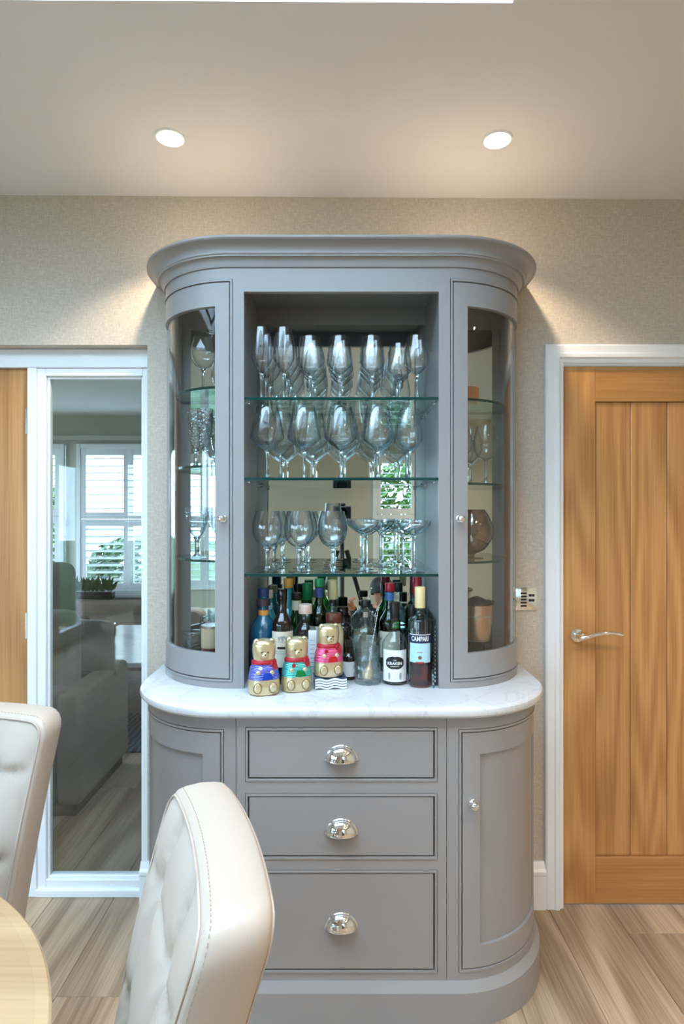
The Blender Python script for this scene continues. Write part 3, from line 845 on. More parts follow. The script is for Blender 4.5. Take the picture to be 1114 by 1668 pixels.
g1 = 'wine glasses on the top glass shelf'; z1_ = SH_Z[0] + .0005
tops = [(-.254, FLUTE, 'flute', -.292), (-.183, FLUTE, 'flute', -.290), (-.1, WINE, 'wine_glass', -.285), (-.006, WINE, 'wine_glass', -.285), (.098, WINE, 'wine_glass', -.287), (.193, WINE, 'wine_glass', -.200), (.240, WINE, 'wine_glass', -.290)]
for c, (x, ms, nm, yy) in enumerate(tops):
    rows = 3 if c < 5 else (2 if c == 5 else 1)
    for k in range(rows):
        put_glass(nm, ms, '%s on the top shelf, %s column from the bears end, %s row' % ('flute glass' if nm == 'flute' else 'wine glass', ORD[c], ROWS[k]), x + (.004 * k if c < 5 else 0), yy + .088 * k, z1_, g1)
g2 = 'large wine glasses on the middle glass shelf'; z2_ = SH_Z[1] + .0005
for c, (x, ms, yy, rows, x2) in enumerate([(-.238, RED, -.275, 2, -.208), (-.120, RED, -.272, 2, -.098), (-.002, RED, -.272, 2, .011), (.116, RED, -.275, 2, .120), (.218, SLIM, -.280, 2, .222)]):
    for k in range(rows):
        put_glass('wine_glass', ms, 'large wine glass on the middle shelf, %s column from the bears end, %s row' % (ORD[c], ROWS[k]), x if k == 0 else x2, yy + .125 * k, z2_, g2)
g3 = 'gin and coupe glasses on the lowest glass shelf'; z3_ = SH_Z[2] + .0005
for c, (x, x2) in enumerate([(-.238, -.230), (-.136, -.131), (-.029, -.032)]):
    for k in range(2):
        put_glass('gin_glass', GIN, 'round gin balloon glass on the lowest shelf, %s row, %s from the bears end' % (ROWS[k], ORD[c]), x if k == 0 else x2, -.275 + .125 * k, z3_, g3)
put_glass('flute', FLUTE, 'tall flute glass standing behind the third gin balloon on the lowest shelf', -.03, -.060, z3_, g3)
for i, (x, y) in enumerate([(.081, -.278), (.073, -.165), (.232, -.280), (.208, -.170), (.145, -.080)]):
    put_glass('coupe_glass', COUPE, ['wide coupe glass at the front middle of the lowest shelf', 'wide coupe glass directly behind the middle front coupe', 'wide coupe glass at the front, near the door with the copper bucket', 'wide coupe glass second in the row near the copper bucket door', 'wide coupe glass hindmost by the mirror on the lowest shelf'][i], x, y, z3_, g3)

# ------------------------------------------------------------------ BOTTLES
def tint(name, face, edge, **k): return thin_glass(name, face, edge, **k)
GL_CLEAR = tint('clear_bottle_glass', (.95, .98, .98), (.46, .56, .58), pw=2.4, gain=1.3)
GL_GREEN = tint('green_bottle_glass', (.10, .46, .15), (.015, .12, .035), gain=1.2)
GL_BLUE = plain('blue_bottle_glass', S(16, 84, 116), rough=.10, var=.3, vscale=14, bump=.5, bscale=130, spec=.8)
GL_TURQ = plain('turquoise_bottle_glass', S(40, 140, 154), rough=.10, var=.15, spec=.8)
GL_DARK = plain('dark_bottle_glass', S(18, 12, 10), rough=.06, var=.1, spec=.7)
GL_SMOKE = tint('smoke_bottle_glass', (.22, .26, .28), (.04, .06, .07), gain=1.3)
LIQ_RED = tint('red_liquor', (.74, .10, .14), (.30, .01, .03))
LIQ_DARK = tint('dark_liquor', (.10, .02, .02), (.03, .0, .0))
LIQ_CLEAR = tint('clear_spirit', (.95, .98, .985), (.72, .80, .82))
LBL_WHITE = plain('white_paper_label', S(226, 230, 232), .55, var=.03, vscale=40)
LBL_CREAM = plain('cream_paper_label', S(214, 208, 190), .6, var=.04, vscale=40)
LBL_BLUE = plain('pale_blue_label', S(176, 216, 228), .5, var=.02)
NAVY = plain('navy_ink', S(16, 34, 74), .5, var=.05)
BLACKINK = plain('black_ink', S(20, 22, 24), .5, var=.05)
REDINK = plain('red_ink', S(176, 44, 40), .5, var=.05)
CAP_CREAM = plain('cream_cap', S(222, 204, 152), .4, var=.05)
CAP_GREEN = plain('green_cap', S(14, 124, 72), .35)
CAP_RED = plain('red_foil', S(160, 22, 40), .35)
CAP_ORANGE = plain('amber_cap', S(226, 158, 72), .45, var=.08)
CAP_BLUE = plain('blue_cap', S(24, 46, 92), .35)
CAP_PINK = plain('pale_cork', S(214, 186, 172), .7, var=.15, vscale=80)
CAP_GREY = plain('pewter_collar', S(84, 76, 82), .35, metal=.5)
CAP_BROWN = plain('brown_lid', S(96, 46, 32), .4)
def bottle(label, x, depth, h, R, body_h, neck_r, cap_h, glass, cap, cap_r=None, liquid=None, fill=0.6, labels=(), shoulder=.25, name='bottle', group='bottles standing on the worktop', neck_bulge=None, seg=32):
    """x in metres, depth = distance from the viewer plane; stands on the worktop"""
    y = CAMY + depth
    o = thing(name, label, 'bottle', (x, y, CT + .0005), -math.atan2(x, depth), group)
    neck_top = h - cap_h; sh = min((neck_top - body_h) * .55, R * 1.4)
    pr = [(0, .004), (R * .6, .003), (R * .9, .0), (R, .006), (R, body_h * .5), (R, body_h)]
    for q in (.15, .3, .45, .6, .75, .9, 1.0):
        a = q * PI / 2
        e = .5 - .5 * math.cos(q * PI)
        pr.append((R + (neck_r - R) * (e * (1 - shoulder) + shoulder * (1 - math.cos(a))), body_h + sh * q))
    pr += [(neck_r, neck_top - .004), (neck_r * 1.12, neck_top - .003), (neck_r * 1.12, neck_top), (0, neck_top)]
    MB().lathe(pr, seg).build('glass_body', glass, o, smooth=40)
    cr_ = cap_r or neck_r * 1.18
    MB().lathe([(0, neck_top), (cr_ * .97, neck_top), (cr_, neck_top + .002), (cr_, h - .002), (cr_ * .94, h), (0, h)], 24).build('cap', cap, o, smooth=40)
    if liquid:
        hl = body_h * fill
        MB().lathe([(0, .007), (R - .004, .008), (R - .0025, .014), (R - .0025, hl), (0, hl)], seg).build('liquid', liquid, o, smooth=40)
    for (z0, z1, half, mt, nm) in labels:
        rr = (R if z1 <= body_h + .002 else neck_r) + .0006
        m = MB(); n = 20; vs = []
        for i in range(n + 1):
            a = -half + 2 * half * i / n
            for q, zz in ((0, z0), (0, z1), (.0004, z1), (.0004, z0)):
                vs.append(((rr + q) * math.sin(a), -(rr + q) * math.cos(a), zz))
        fs = [(0, 1, 2, 3), (4 * n + 3, 4 * n + 2, 4 * n + 1, 4 * n)]
        for i in range(n):
            for j in range(4):
                fs.append((4 * i + j, 4 * i + (j + 1) % 4, 4 * i + 4 + (j + 1) % 4, 4 * i + 4 + j))
        m.add(vs, fs).build(nm, mt, o, smooth=40)
    return o
def lettering(o, s, size, R, z, mt, bold=0.0, squash=1.0, a0=0.0):
    vs, fs = text_mesh(s, size, bold)
    vs = [(x * squash, y, zz) for x, y, zz in vs]
    return MB().add(wrap(vs, R, z, a0), fs).build('lettering', mt, o)
def disc_mark(o, R, z, rx, rz, mt, a0=0.0, n=20, name='badge', fn=None):
    vs = [(0, 0, 0)]; K = 6
    for j in range(1, K + 1):
        for i in range(n):
            a = 2 * PI * i / n; k = (fn(a) if fn else 1) * j / K
            vs.append((rx * k * math.cos(a), 0, rz * k * math.sin(a)))
    fs = [(0, 1 + i, 1 + (i + 1) % n) for i in range(n)]
    for j in range(K - 1):
        fs += [(1 + j * n + i, 1 + (j + 1) * n + i, 1 + (j + 1) * n + (i + 1) % n, 1 + j * n + (i + 1) % n) for i in range(n)]
    return MB().add(wrap(vs, R, z, a0), fs).build(name, mt, o)
def rule(o, R, z, half, h_, mt, name='label_rule'):
    n = 12; vs = []
    for i in range(n + 1):
        xx = -half + 2 * half * i / n; vs += [(xx, 0, 0), (xx, 0, h_)]
    return MB().add(wrap(vs, R, z), [(2 * i, 2 * i + 2, 2 * i + 3, 2 * i + 1) for i in range(n)]).build(name, mt, o)
def X(u, depth): return (u - 557) * depth / FPX
# front pair with readable labels
b = bottle('clear bottle of red aperitif with cream cap and navy banded label', X(684, 1.895), 1.895, .312, .0365, .205, .0135, .066, GL_CLEAR, CAP_CREAM, .0165, LIQ_RED, .46,
           [(.080, .140, 1.0, LBL_BLUE, 'paper_label'), (.140, .168, 1.25, NAVY, 'name_band')])
lettering(b, 'CAMPARI', .0205, .0380, .1535, LBL_WHITE, .0006, .68)
rule(b, .0380, .1655, .038, .0025, LBL_WHITE)
disc_mark(b, .0380, .096, .006, .006, plain('bronze_seal', S(120, 92, 70), .5))
rule(b, .0380, .111, .009, .0018, REDINK, 'printed_line')
rule(b, .0382, .0785, .013, .0045, REDINK, 'label_tab')
b = bottle('clear bottle of dark rum with black cap and white badge label', X(643, 1.930), 1.930, .258, .0410, .120, .0135, .052, GL_CLEAR, BLACK, .0155, LIQ_DARK, .02,
           [(.012, .112, 1.05, LBL_WHITE, 'paper_label')], shoulder=.75)
disc_mark(b, .0426, .072, .029, .019, BLACKINK, fn=lambda a: 1 + .12 * abs(math.sin(2 * a)) ** .5, n=40)
lettering(b, 'KRAKEN', .0125, .0432, .070, LBL_WHITE, .0004); lettering(b, 'THE', .006, .0432, .080, LBL_WHITE)
rule(b, .0432, .0600, .014, .0014, LBL_WHITE, 'printed_line')
for q, r_ in ((-.018, .020), (.018, .020)):
    disc_mark(b, .0426, .030, .004, .012, plain('grey_print', S(150, 158, 160), .6), a0=q / .042, n=10, name='printed_mark')
bottle('squat dark spirit bottle between the rum and the cream-capped aperitif', .2383, 2.02, .235, .034, .125, .013, .035, GL_CLEAR, BLACK, .0155, LIQ_DARK, .75)
bottle('dark wine bottle with red foil top behind the aperitif', .2670, 2.1224, .318, .033, .19, .0135, .07, GL_SMOKE, CAP_RED, .0155)
bottle('green bottle with red foil cap and blue neck label', .1658, 2.0761, .302, .037, .165, .0140, .028, GL_GREEN, CAP_RED, .0165, None, .6,
       [(.243, .272, 1.4, plain('blue_neck_label', S(58, 106, 160), .5, var=.3, vscale=160), 'neck_label'), (.05, .14, 1.1, LBL_CREAM, 'paper_label')])
bottle('clear bottle with black cap against the mirror, beside the red foil top', .2011, 2.1388, .298, .034, .17, .0125, .034, GL_CLEAR, BLACK, .0155, LIQ_CLEAR, .8)
b = bottle('wide clear decanter bottle with silver collar and black stopper behind the mixing glass', .0818, 2.0535, .246, .049, .130, .0125, .022, GL_CLEAR, BLACK, .0175, LIQ_CLEAR, .75, shoulder=.9)
MB().lathe([(.0132, .190), (.019, .190), (.019, .208), (.0132, .208)], 24, close=True).build('collar', NICKEL, b, smooth=40)
bottle('short black-capped dark bottle beside the decanter', .0026, 2.0643, .222, .030, .15, .0165, .034, GL_DARK, BLACKGLOSS, .019)
b = bottle('bottle with long cream capsule in front of the mirror', -.0336, 2.1231, .308, .034, .17, .013, .068, GL_CLEAR, CAP_CREAM, .017, LIQ_CLEAR, .7)
b = thing('storage_jar', 'small cream jar with a brown lid behind the pink-jumper bear', 'jar', (-.0275, CAMY + 1.9949, CT + .0005), 0)
MB().lathe([(0, 0), (.030, 0), (.033, .004), (.033, .15), (.0245, .172), (.0245, .18), (0, .18)], 28).build('jar_body', plain('cream_ceramic', S(206, 190, 156), .35), b, smooth=40)
MB().lathe([(0, .18), (.0245, .18), (.0265, .184), (.0265, .208), (.024, .212), (0, .212)], 28).build('lid', CAP_BROWN, b, smooth=40)
bottle('tall green bottle with green cap and blue neck band', -.0777, 2.0669, .318, .0365, .185, .0140, .026, GL_GREEN, CAP_GREEN, .0170, None, .6,
       [(.255, .288, 1.4, plain('navy_neck_band', S(40, 64, 120), .5, var=.35, vscale=200), 'neck_label'), (.06, .16, 1.1, LBL_WHITE, 'paper_label')])
bottle('bottle with bright green sleeve cap at the mirror', -.1233, 2.13, .296, .033, .175, .0135, .058, GL_GREEN, CAP_GREEN, .0165)
bottle('small bottle with black cap and cream neck paper', -.1556, 2.05, .272, .030, .165, .0150, .022, GL_GREEN, BLACK, .0175, None, .6, [(.214, .248, 1.6, LBL_CREAM, 'neck_label')])
bottle('pale turquoise bottle with amber cap at the mirror', -.1913, 2.13, .312, .034, .17, .0125, .032, GL_TURQ, CAP_ORANGE, .0165, LIQ_CLEAR, .8)
b = bottle('clear chunky bottle with pale cork stopper between two bears', -.1222, 1.985, .243, .0375, .150, .0185, .030, GL_CLEAR, CAP_PINK, .0230, LIQ_CLEAR, .9, [(.03, .135, .5, LBL_BLUE, 'paper_label')], shoulder=.95)
b = thing('leaflet_card', 'tall narrow white card beside the chunky cork-stopped bottle', 'card', (X(509, 1.925), CAMY + 1.925, CT + .0005), R_(-8))
MB().rbox(-.0135, .0135, -.0016, .0016, 0, .168, .0006, 1).build('card_sheet', LBL_WHITE, b)
for k in range(7):
    MB().box(-.009, .004 + .004 * (k % 2), -.0019, -.0017, .05 + .014 * k, .053 + .014 * k).build('printed_line', plain('pale_grey_print', S(170, 182, 198), .6) if 'pale_grey_print' not in MATS else MATS['pale_grey_print'], b)
b = bottle('dark brown rum bottle with cream crest label behind two bears', X(460, 1.935), 1.935, .300, .0350, .185, .0135, .038, GL_DARK, BLACKGLOSS, .0155, None, .6, [(.055, .168, 1.15, LBL_CREAM, 'paper_label')], shoulder=.55)
for q, zz, rx, rz in ((-.011, .147, .004, .006), (0, .148, .006, .008), (.011, .147, .004, .006)):
    disc_mark(b, .0366, zz, rx, rz, MATS['grey_print'], a0=q / .0362, n=12, name='crest_mark', fn=lambda a: 1 + .35 * math.sin(3 * a))
rule(b, .0366, .113, .017, .007, BLACKINK, 'printed_line')
for zz in (.135, .105, .098):
    rule(b, .0366, zz, .026, .0012, MATS['grey_print'])
b = bottle('bulbous textured blue bottle with amber neck band by the side panel', -.2595, 1.98, .296, .0435, .150, .0165, .026, GL_BLUE, CAP_BLUE, .0185, None, .6, [(.205, .226, 1.7, CAP_ORANGE, 'neck_label')], shoulder=.9)
MB().lathe([(.0168, .240), (.0225, .240), (.0235, .246), (.0225, .262), (.0168, .264)], 24, close=True).build('collar', CAP_GREY, b, smooth=40)
bottle('slim turquoise bottle with pale cork in the corner by the mirror', -.2597, 2.11, .274, .030, .17, .0145, .028, GL_TURQ, CAP_PINK, .0165, None, .6, [(.19, .23, 1.0, LBL_BLUE, 'neck_label')])
b = bottle('small dark bottle with white label behind the red-scarf bear paw', X(568.5, 1.97), 1.97, .128, .022, .07, .011, .022, GL_DARK, BLACK, .0125, None, .6, [(.012, .06, 1.2, LBL_WHITE, 'paper_label')])

# mixing glass with bar spoon
mg = thing('mixing_glass', 'cut crystal mixing glass with pouring lip', 'glass', (X(599, 1.925), CAMY + 1.925, CT + .0005))
pr = [(0, 0), (.036, 0), (.0425, .003), (.0435, .012), (.0435, .066), (.0405, .070), (.0405, .134), (.045, .143), (.0425, .1435), (.0375, .135), (.0375, .016), (0, .013)]
m = MB().lathe(pr, 48)
out = []
for x, y, z in m.v:   # pull the pouring lip out towards -x
    a = math.atan2(y, x); k = max(0, math.cos(a - PI)) ** 10 * max(0, (z - .12) / .023)
    out.append((x - .018 * k, y, z + .004 * k))
m.v = out
m.build('glass_body', BOWL, mg, smooth=40)
m = MB(); n = 20                                   # faceted cut band
for i in range(n):
    a0, a1 = 2 * PI * i / n, 2 * PI * (i + 1) / n; am = (a0 + a1) / 2
    for z0, z1 in ((.012, .038), (.038, .064)):
        zm = (z0 + z1) / 2; P = lambda a, z, r: (r * math.cos(a), r * math.sin(a), z)
        vs = [P(a0, zm, .0438), P(am, z0, .0438), P(a1, zm, .0438), P(am, z1, .0438), P(am, zm, .0462)]
        m.add(vs, [(0, 1, 4), (1, 2, 4), (2, 3, 4), (3, 0, 4)])
cf = m.build('cut_facets', BOWL, mg); cf['kind'] = 'stuff'
sp = thing('bar_spoon', 'twisted silver bar spoon leaning in the mixing glass', 'spoon', (X(599, 1.925), CAMY + 1.925, CT + .016))
pts = []; hp = Vector((.036, .012, .225)); lp = Vector((-.004, -.006, .01))
for i in range(60):
    q = i / 59; p = lp.lerp(hp, q); pts.append(p + Vector((math.cos(i * 1.3), math.sin(i * 1.3), 0)) * .0007)
MB().tube(pts, .0014, 6).build('twisted_handle', CHROME, sp, smooth=60)
MB().lathe([(0, -.003), (.004, -.002), (.0042, 0), (0, .003)], 14, Matrix.Translation(hp)).build('end_disc', CHROME, sp, smooth=50)
PALEGOLD = plain('pale_gold_ornament', S(226, 206, 172), .3, metal=.6, var=.1, bump=.4, bscale=160)
MB().lathe(curve_pts([(0, 0), (.014, .001), (.0165, .012), (.013, .028), (.007, .040), (.0035, .052), (0, .062)], 4), 12, Matrix.Translation((-.004, -.008, 0)) @ Matrix.Rotation(R_(12), 4, 'Y')).build('tassel_end', PALEGOLD, sp, smooth=25)
# clear acrylic panels leaning on the side of the opening
for k, (x, dep, rz) in enumerate(((.2885, 1.90, -2), (.2985, 1.93, 0))):
    a = thing('acrylic_board', ['clear ridged acrylic board standing upright beside the aperitif bottle', 'clear acrylic board nearest the cabinet side wall'][k], 'board', (CX + x, CAMY + dep, CT + .0005), R_(rz), 'acrylic boards in the corner')
    MB().rbox(-.0013, .0013, -.035, .12, 0, .225 - .02 * k, .0008, 1).build('sheet', PANE, a)
    m = MB()
    m.rbox(-.0024, .0024, -.039, -.035, 0, .205 - .02 * k, .001, 1)
    m.build('front_edge', tint('acrylic_edge_%s' % ORD[k], (.55, .85, .9), (.15, .4, .45)), a)
    for i in range(14):
        MB().box(-.0034, -.0014, -.039, -.036, .012 + .013 * i, .018 + .013 * i).build('ridge', MATS['polished_chrome'], a)

# ------------------------------------------------------------------ GOLD BEARS
def bear(label, x, depth, z, yaw, jumper, pocket, h=.163, star=None):
    o = thing('foil_bear', label, 'bear figure', (x, CAMY + depth, z), yaw, 'gold foil bears on the worktop')
    k = h / .163
    def body_r(q):   # half width profile by height fraction
        keys = [(0.0, .040), (.03, .0455), (.16, .0475), (.30, .0455), (.45, .0415), (.55, .036), (.60, .0325), (.64, .0315), (.70, .0335), (.80, .0350), (.90, .0345), (.96, .030), (1.0, .017)]
        for (a, ra), (b_, rb) in zip(keys[:-1], keys[1:]):
            if q <= b_:
                t = (q - a) / (b_ - a); t = t * t * (3 - 2 * t)
                return ra + (rb - ra) * t
        return .0
    def ring(q, extra=0.0, n=40, fat=1.0):
        r = body_r(q) * k + extra; out = []
        for i in range(n):
            a = 2 * PI * i / n; c, s_ = math.cos(a), math.sin(a)
            e = 2.0 if q > .62 else 2.3
            den = (abs(c) ** e + abs(s_ / .80) ** e) ** (1 / e)
            px, py = r * c / den, r * s_ / den
            out.append((px, py, q * h))
        return out
    def band(q0, q1, extra, n=40, steps=14, capped=True, wob=None):
        vs = []; fs = []
        qs = [q0 + (q1 - q0) * i / steps for i in range(steps + 1)]
        for i, q in enumerate(qs):
            ex = extra(q) if callable(extra) else extra
            vs += ring(q, ex, n)
        for i in range(steps):
            fs += [(i * n + j, i * n + (j + 1) % n, (i + 1) * n + (j + 1) % n, (i + 1) * n + j) for j in range(n)]
        if capped:
            fs += [tuple(reversed(range(n))), tuple(range(steps * n, (steps + 1) * n))]
        return MB().add(vs, fs)
    def surf(q, xx, out=0.0):
        """front point of the figure at height fraction q and sideways xx"""
        r = body_r(q) * k; e = 2.0 if q > .62 else 2.3
        yy = .80 * r * max(0.0, 1 - abs(xx / r) ** e) ** (1 / e)
        return Vector((xx, -yy - out, q * h))
    def blob(p, rx, ry, rz, n=16):
        pr = [(math.sin(PI * i / 8), -math.cos(PI * i / 8)) for i in range(9)]; pr[0] = (0, -1); pr[-1] = (0, 1)
        return MB().lathe(pr, n, Matrix.Translation(p) @ Matrix.Diagonal((rx, ry, rz, 1)))
    m = band(0, 1, 0, steps=40)
    body = m.build('body', GOLDFOIL, o, smooth=60)
    for sx in (-1, 1):
        p = Vector((sx * .0225 * k, -.003 * k, .945 * h))
        e = blob(p, .0105 * k, .008 * k, .0115 * k).build('ear', GOLDFOIL, o, smooth=60)
        blob(p + Vector((0, -.0066 * k, -.0006)), .0058 * k, .0022 * k, .0068 * k).build('inner_ear', plain('brown_ear_print', S(110, 84, 50), .5) if 'brown_ear_print' not in MATS else MATS['brown_ear_print'], e, smooth=60)
        p = surf(.15, sx * .023 * k)
        f = blob(p, .0125 * k, .006 * k, .0155 * k).build('foot', GOLDFOIL, o, smooth=60)
        MB().tube([p + Vector((.0125 * k * math.cos(2 * PI * i / 20), -.0035 * k, .0155 * k * math.sin(2 * PI * i / 20))) for i in range(20)], .0008, 5, closed=True).build('foot_outline', MATS['brown_ear_print'], f)
        p = surf(.42, sx * .020 * k); blob(p, .0075 * k, .005 * k, .0068 * k).build('paw', GOLDFOIL, o, smooth=60)
        p = surf(.785, sx * .0092 * k, .0004)
        blob(p, .0026 * k, .0016, .0022 * k, 10).build('eye', BLACK, o, smooth=60)
    p = surf(.725, 0, 0)
    mz = blob(p, .0115 * k, .0085 * k, .0095 * k).build('muzzle', GOLDFOIL, o, smooth=60)
    blob(p + Vector((0, -.008 * k, .0042 * k)), .0030 * k, .0018, .0022 * k, 10).build('nose', BLACK, o, smooth=60)
    MB().tube([p + Vector((q * .0055 * k, -.0077 * k + abs(q) * .001, -.004 * k + .0018 * k * q * q)) for q in (-1, -.5, 0, .5, 1)], .0005, 5).build('mouth', MATS['brown_ear_print'], o)
    band(.29, .565, lambda q: .0008 + .0007 * abs(math.sin(q * 60)), steps=30, capped=False).build('jumper', jumper, o, smooth=60)
    band(.555, .635, lambda q: .0035 * math.sin(PI * min(1, max(0, (q - .555) / .08))) + .0010, steps=8, capped=False).build('scarf', REDCLOTH, o, smooth=60)
    c = surf(.575, .020 * k, .004); m = MB()     # scarf bow on the chest side
    for dx, dz, sx_ in ((.014, -.004, 1), (-.012, -.010, -1)):
        m.add([c, c + Vector((dx * k, -.003, (dz + .012) * k)), c + Vector((dx * 1.25 * k, .002, (dz - .010) * k)), c + Vector((dx * .4 * k, -.001, (dz - .018) * k)), c + Vector((dx * .5 * k, .006, dz * k))], [(0, 1, 2, 3), (0, 4, 1), (1, 4, 2), (2, 4, 3), (3, 4, 0)])
    m.build('scarf_bow', REDCLOTH, o)
    blob(c + Vector((0, -.001, 0)), .005 * k, .004 * k, .006 * k).build('scarf_knot', REDCLOTH, o, smooth=60)
    p = surf(.505, -.014 * k, .003)
    MB().lathe([(0, -.0012), (.006 * k, -.0012), (.006 * k, .0012), (0, .0012)], 16, Matrix.Translation(p) @ Matrix.Rotation(R_(90), 4, 'X')).build('charm', star or LBL_WHITE, o, smooth=40)
    vs = []; nn = 12                                       # kangaroo pocket patch
    for j in range(5):
        q = .305 + .105 * j / 4
        for i in range(nn + 1):
            xx = (-.016 + .034 * i / nn) * (1 - .35 * j / 4) * k
            vs.append(surf(q, xx + .006 * k, .0022))
    MB().add(vs, [(j * (nn + 1) + i, j * (nn + 1) + i + 1, (j + 1) * (nn + 1) + i + 1, (j + 1) * (nn + 1) + i) for j in range(4) for i in range(nn)]).build('pocket', pocket, o, smooth=60)
    return o
J_BLUE = stripes('blue_striped_foil', S(34, 70, 196), S(150, 150, 226), 70.0, 3.0, 2, .3, .45)
J_TEAL = stripes('teal_striped_foil', S(8, 150, 140), S(124, 220, 214), 70.0, 3.0, 2, .3, .45)
J_PINK = stripes('pink_striped_foil', S(206, 44, 100), S(240, 130, 168), 70.0, 3.0, 2, .3, .45)
bear('gold foil bear in a blue striped jumper', X(430, 1.815), 1.815, CT + .0005, R_(14), J_BLUE, plain('blue_pocket_foil', S(24, 66, 190), .3, metal=.4), .164)
bear('gold foil bear in a teal striped jumper', X(483, 1.850), 1.850, CT + .0005, R_(14), J_TEAL, plain('green_pocket_foil', S(20, 132, 70), .3, metal=.4), .163, MATS['red_ribbon'])
sb = thing('napkin_stack', 'blue and white wavy striped box under the pink-jumper bear', 'box', (X(537, 1.885), CAMY + 1.885, CT + .0005), R_(8))
WAVY = LBL_WHITE; NAVYST = plain('navy_stripe', S(60, 74, 110), .6)
def wavy(z0, z1, grow, mt, nm, par):
    n = 28; vs = []
    for i in range(n + 1):
        xx = -.049 + .098 * i / n; dz = .0025 * math.sin(i / n * 4 * PI)
        for yy in (-.036 - grow, .036 + grow):
            vs += [(xx * (1 + grow * 6), yy, z0 + dz), (xx * (1 + grow * 6), yy, z1 + dz)]
    fs = [(0, 1, 3, 2), (4 * n, 4 * n + 2, 4 * n + 3, 4 * n + 1)]
    for i in range(n):
        a, b_ = 4 * i, 4 * i + 4
        fs += [(a, b_, b_ + 1, a + 1), (a + 2, a + 3, b_ + 3, b_ + 2), (a + 1, b_ + 1, b_ + 3, a + 3), (a, a + 2, b_ + 2, b_)]
    return MB().add(vs, fs).build(nm, mt, par)
for k in range(4):
    wavy(.003 + .008 * k, .0085 + .008 * k, 0, WAVY, 'napkin', sb)
    wavy(.0085 + .008 * k, .011 + .008 * k, -.0006, NAVYST, 'stripe', sb)
bear('gold foil bear in a pink striped jumper on the striped box', X(535, 1.880), 1.880, CT + .0375, R_(14), J_PINK, plain('red_pocket_foil', S(206, 36, 44), .3, metal=.4), .160, MATS['red_ribbon'])

# ------------------------------------------------------------------ CONTENTS OF THE CURVED SIDE CUPBOARDS
CRYST_G = glass_meshes('crystal_goblet', [(.0, .070), (.012, .071), (.024, .088), (.033, .112), (.039, .140), (.043, .170)], .0075, .036, bmat=CUTGLASS, seg=24)
CRYST_F = glass_meshes('crystal_flute', [(.0, .062), (.010, .063), (.018, .085), (.023, .120), (.026, .160), (.0275, .192)], .0065, .030, bmat=CUTGLASS, seg=24)
BRANDY = glass_meshes('brandy_balloon', [(.0, .080), (.008, .081), (.028, .094), (.041, .120), (.042, .142), (.036, .172), (.030, .196)], .0045, .036)
def side_glass(name, ms, label, u, depth, z, group):
    return put_glass(name, ms, label, X(u, depth) - CX, CAMY + depth, z + .0005, group)
gl_ = 'crystal glasses in the cupboard beside the living room panel'
zt, zm, zb = SIDE_Z[-1]
side_glass('wine_glass', BRANDY, 'plain rounded wine glass alone on the highest shelf of the bear-side cupboard', 331, 2.02, zt, gl_)
for i, (u, dp) in enumerate(((334, 2.00), (353, 2.10), (319, 2.05))):
    side_glass('crystal_flute', CRYST_F, ['cut crystal flute nearest the curved glass', 'cut crystal flute nearest the cupboard mirror and stile', 'cut crystal flute at the wall side of its shelf'][i] + ' in the bear-side cupboard', u, dp, zm, gl_)
for i, (u, dp) in enumerate(((321, 2.00), (358, 2.085))):
    side_glass('crystal_goblet', CRYST_G, ['cut crystal goblet fully in view below the flutes in the bear-side cupboard', 'cut crystal goblet half hidden by the door stile in the bear-side cupboard'][i], u, dp, zb, gl_)
tn = thing('gift_tin', 'cream and red cylindrical gift tin at the foot of the bear-side cupboard', 'tin', (X(345, 2.0), CAMY + 2.0, CT + .0145))
MB().lathe([(0, 0), (.034, 0), (.034, .145), (0, .145)], 32).build('tin_body', plain('dark_red_print', S(112, 50, 46), .4, var=.35, vscale=30), tn, smooth=40)
MB().lathe([(.0342, .085), (.0347, .085), (.0347, .150), (.0342, .150)], 32, close=True).build('paper_band', plain('cream_print', S(206, 184, 150), .5, var=.2, vscale=50), tn, smooth=40)
MB().lathe([(0, .150), (.0355, .150), (.0355, .158), (0, .158)], 32).build('lid', NICKEL, tn, smooth=40)
for z in (.028, .056):
    MB().lathe([(.0342, z), (.0352, z), (.0352, z + .004), (.0342, z + .004)], 32, close=True).build('hoop', NICKEL, tn, smooth=40)
for i, (u, dp, hh) in enumerate(((314.5, 2.03, .13), (340, 2.115, .17))):
    t = thing('crystal_tumbler', ['short cut crystal tumbler beside the gift tin', 'tall cut crystal vase behind the gift tin'][i], 'glass', (X(u, dp), CAMY + dp, CT + .0145), 0, gl_)
    MB().lathe(shell([(0, 0), (.026, 0), (.028, .004), (.030, hh * .5), (.033, hh)], .003), 24).build('tumbler_body', CUTGLASS, t, smooth=30)
    MB().lathe([(0, .0003), (.0255, .0003), (.0255, .009), (0, .009)], 24).build('thick_base', STEM, t, smooth=40)
gr_ = 'things in the cupboard beside the oak lever-handle door'
zt, zm, zb = SIDE_Z[1]
cd = thing('candle', 'amber pillar candle on the highest shelf of the bucket-side cupboard', 'candle', (X(765, 2.04), CAMY + 2.04, zt + .0005), 0, gr_)
MB().lathe([(0, 0), (.030, 0), (.031, .002), (.031, .058), (.028, .060), (0, .057)], 28).build('wax', plain('amber_wax', S(206, 140, 84), .5, var=.15, vscale=60), cd, smooth=40)
MB().tube([(0, 0, .056), (.001, 0, .066)], .001, 6).build('wick', BLACK, cd)
for i, (u, dp) in enumerate(((791, 2.03), (766, 2.115), (748, 2.02))):
    side_glass('wine_glass', BRANDY, ['round wine glass furthest along the curved pane in the bucket-side cupboard', 'round wine glass in the middle of three in the bucket-side cupboard', 'round wine glass half behind the stile of the bucket-side cupboard'][i], u, dp, zm, gr_)
ROSE = tint('rose_balloon_glass', (.74, .60, .50), (.22, .17, .14), gain=3.0)
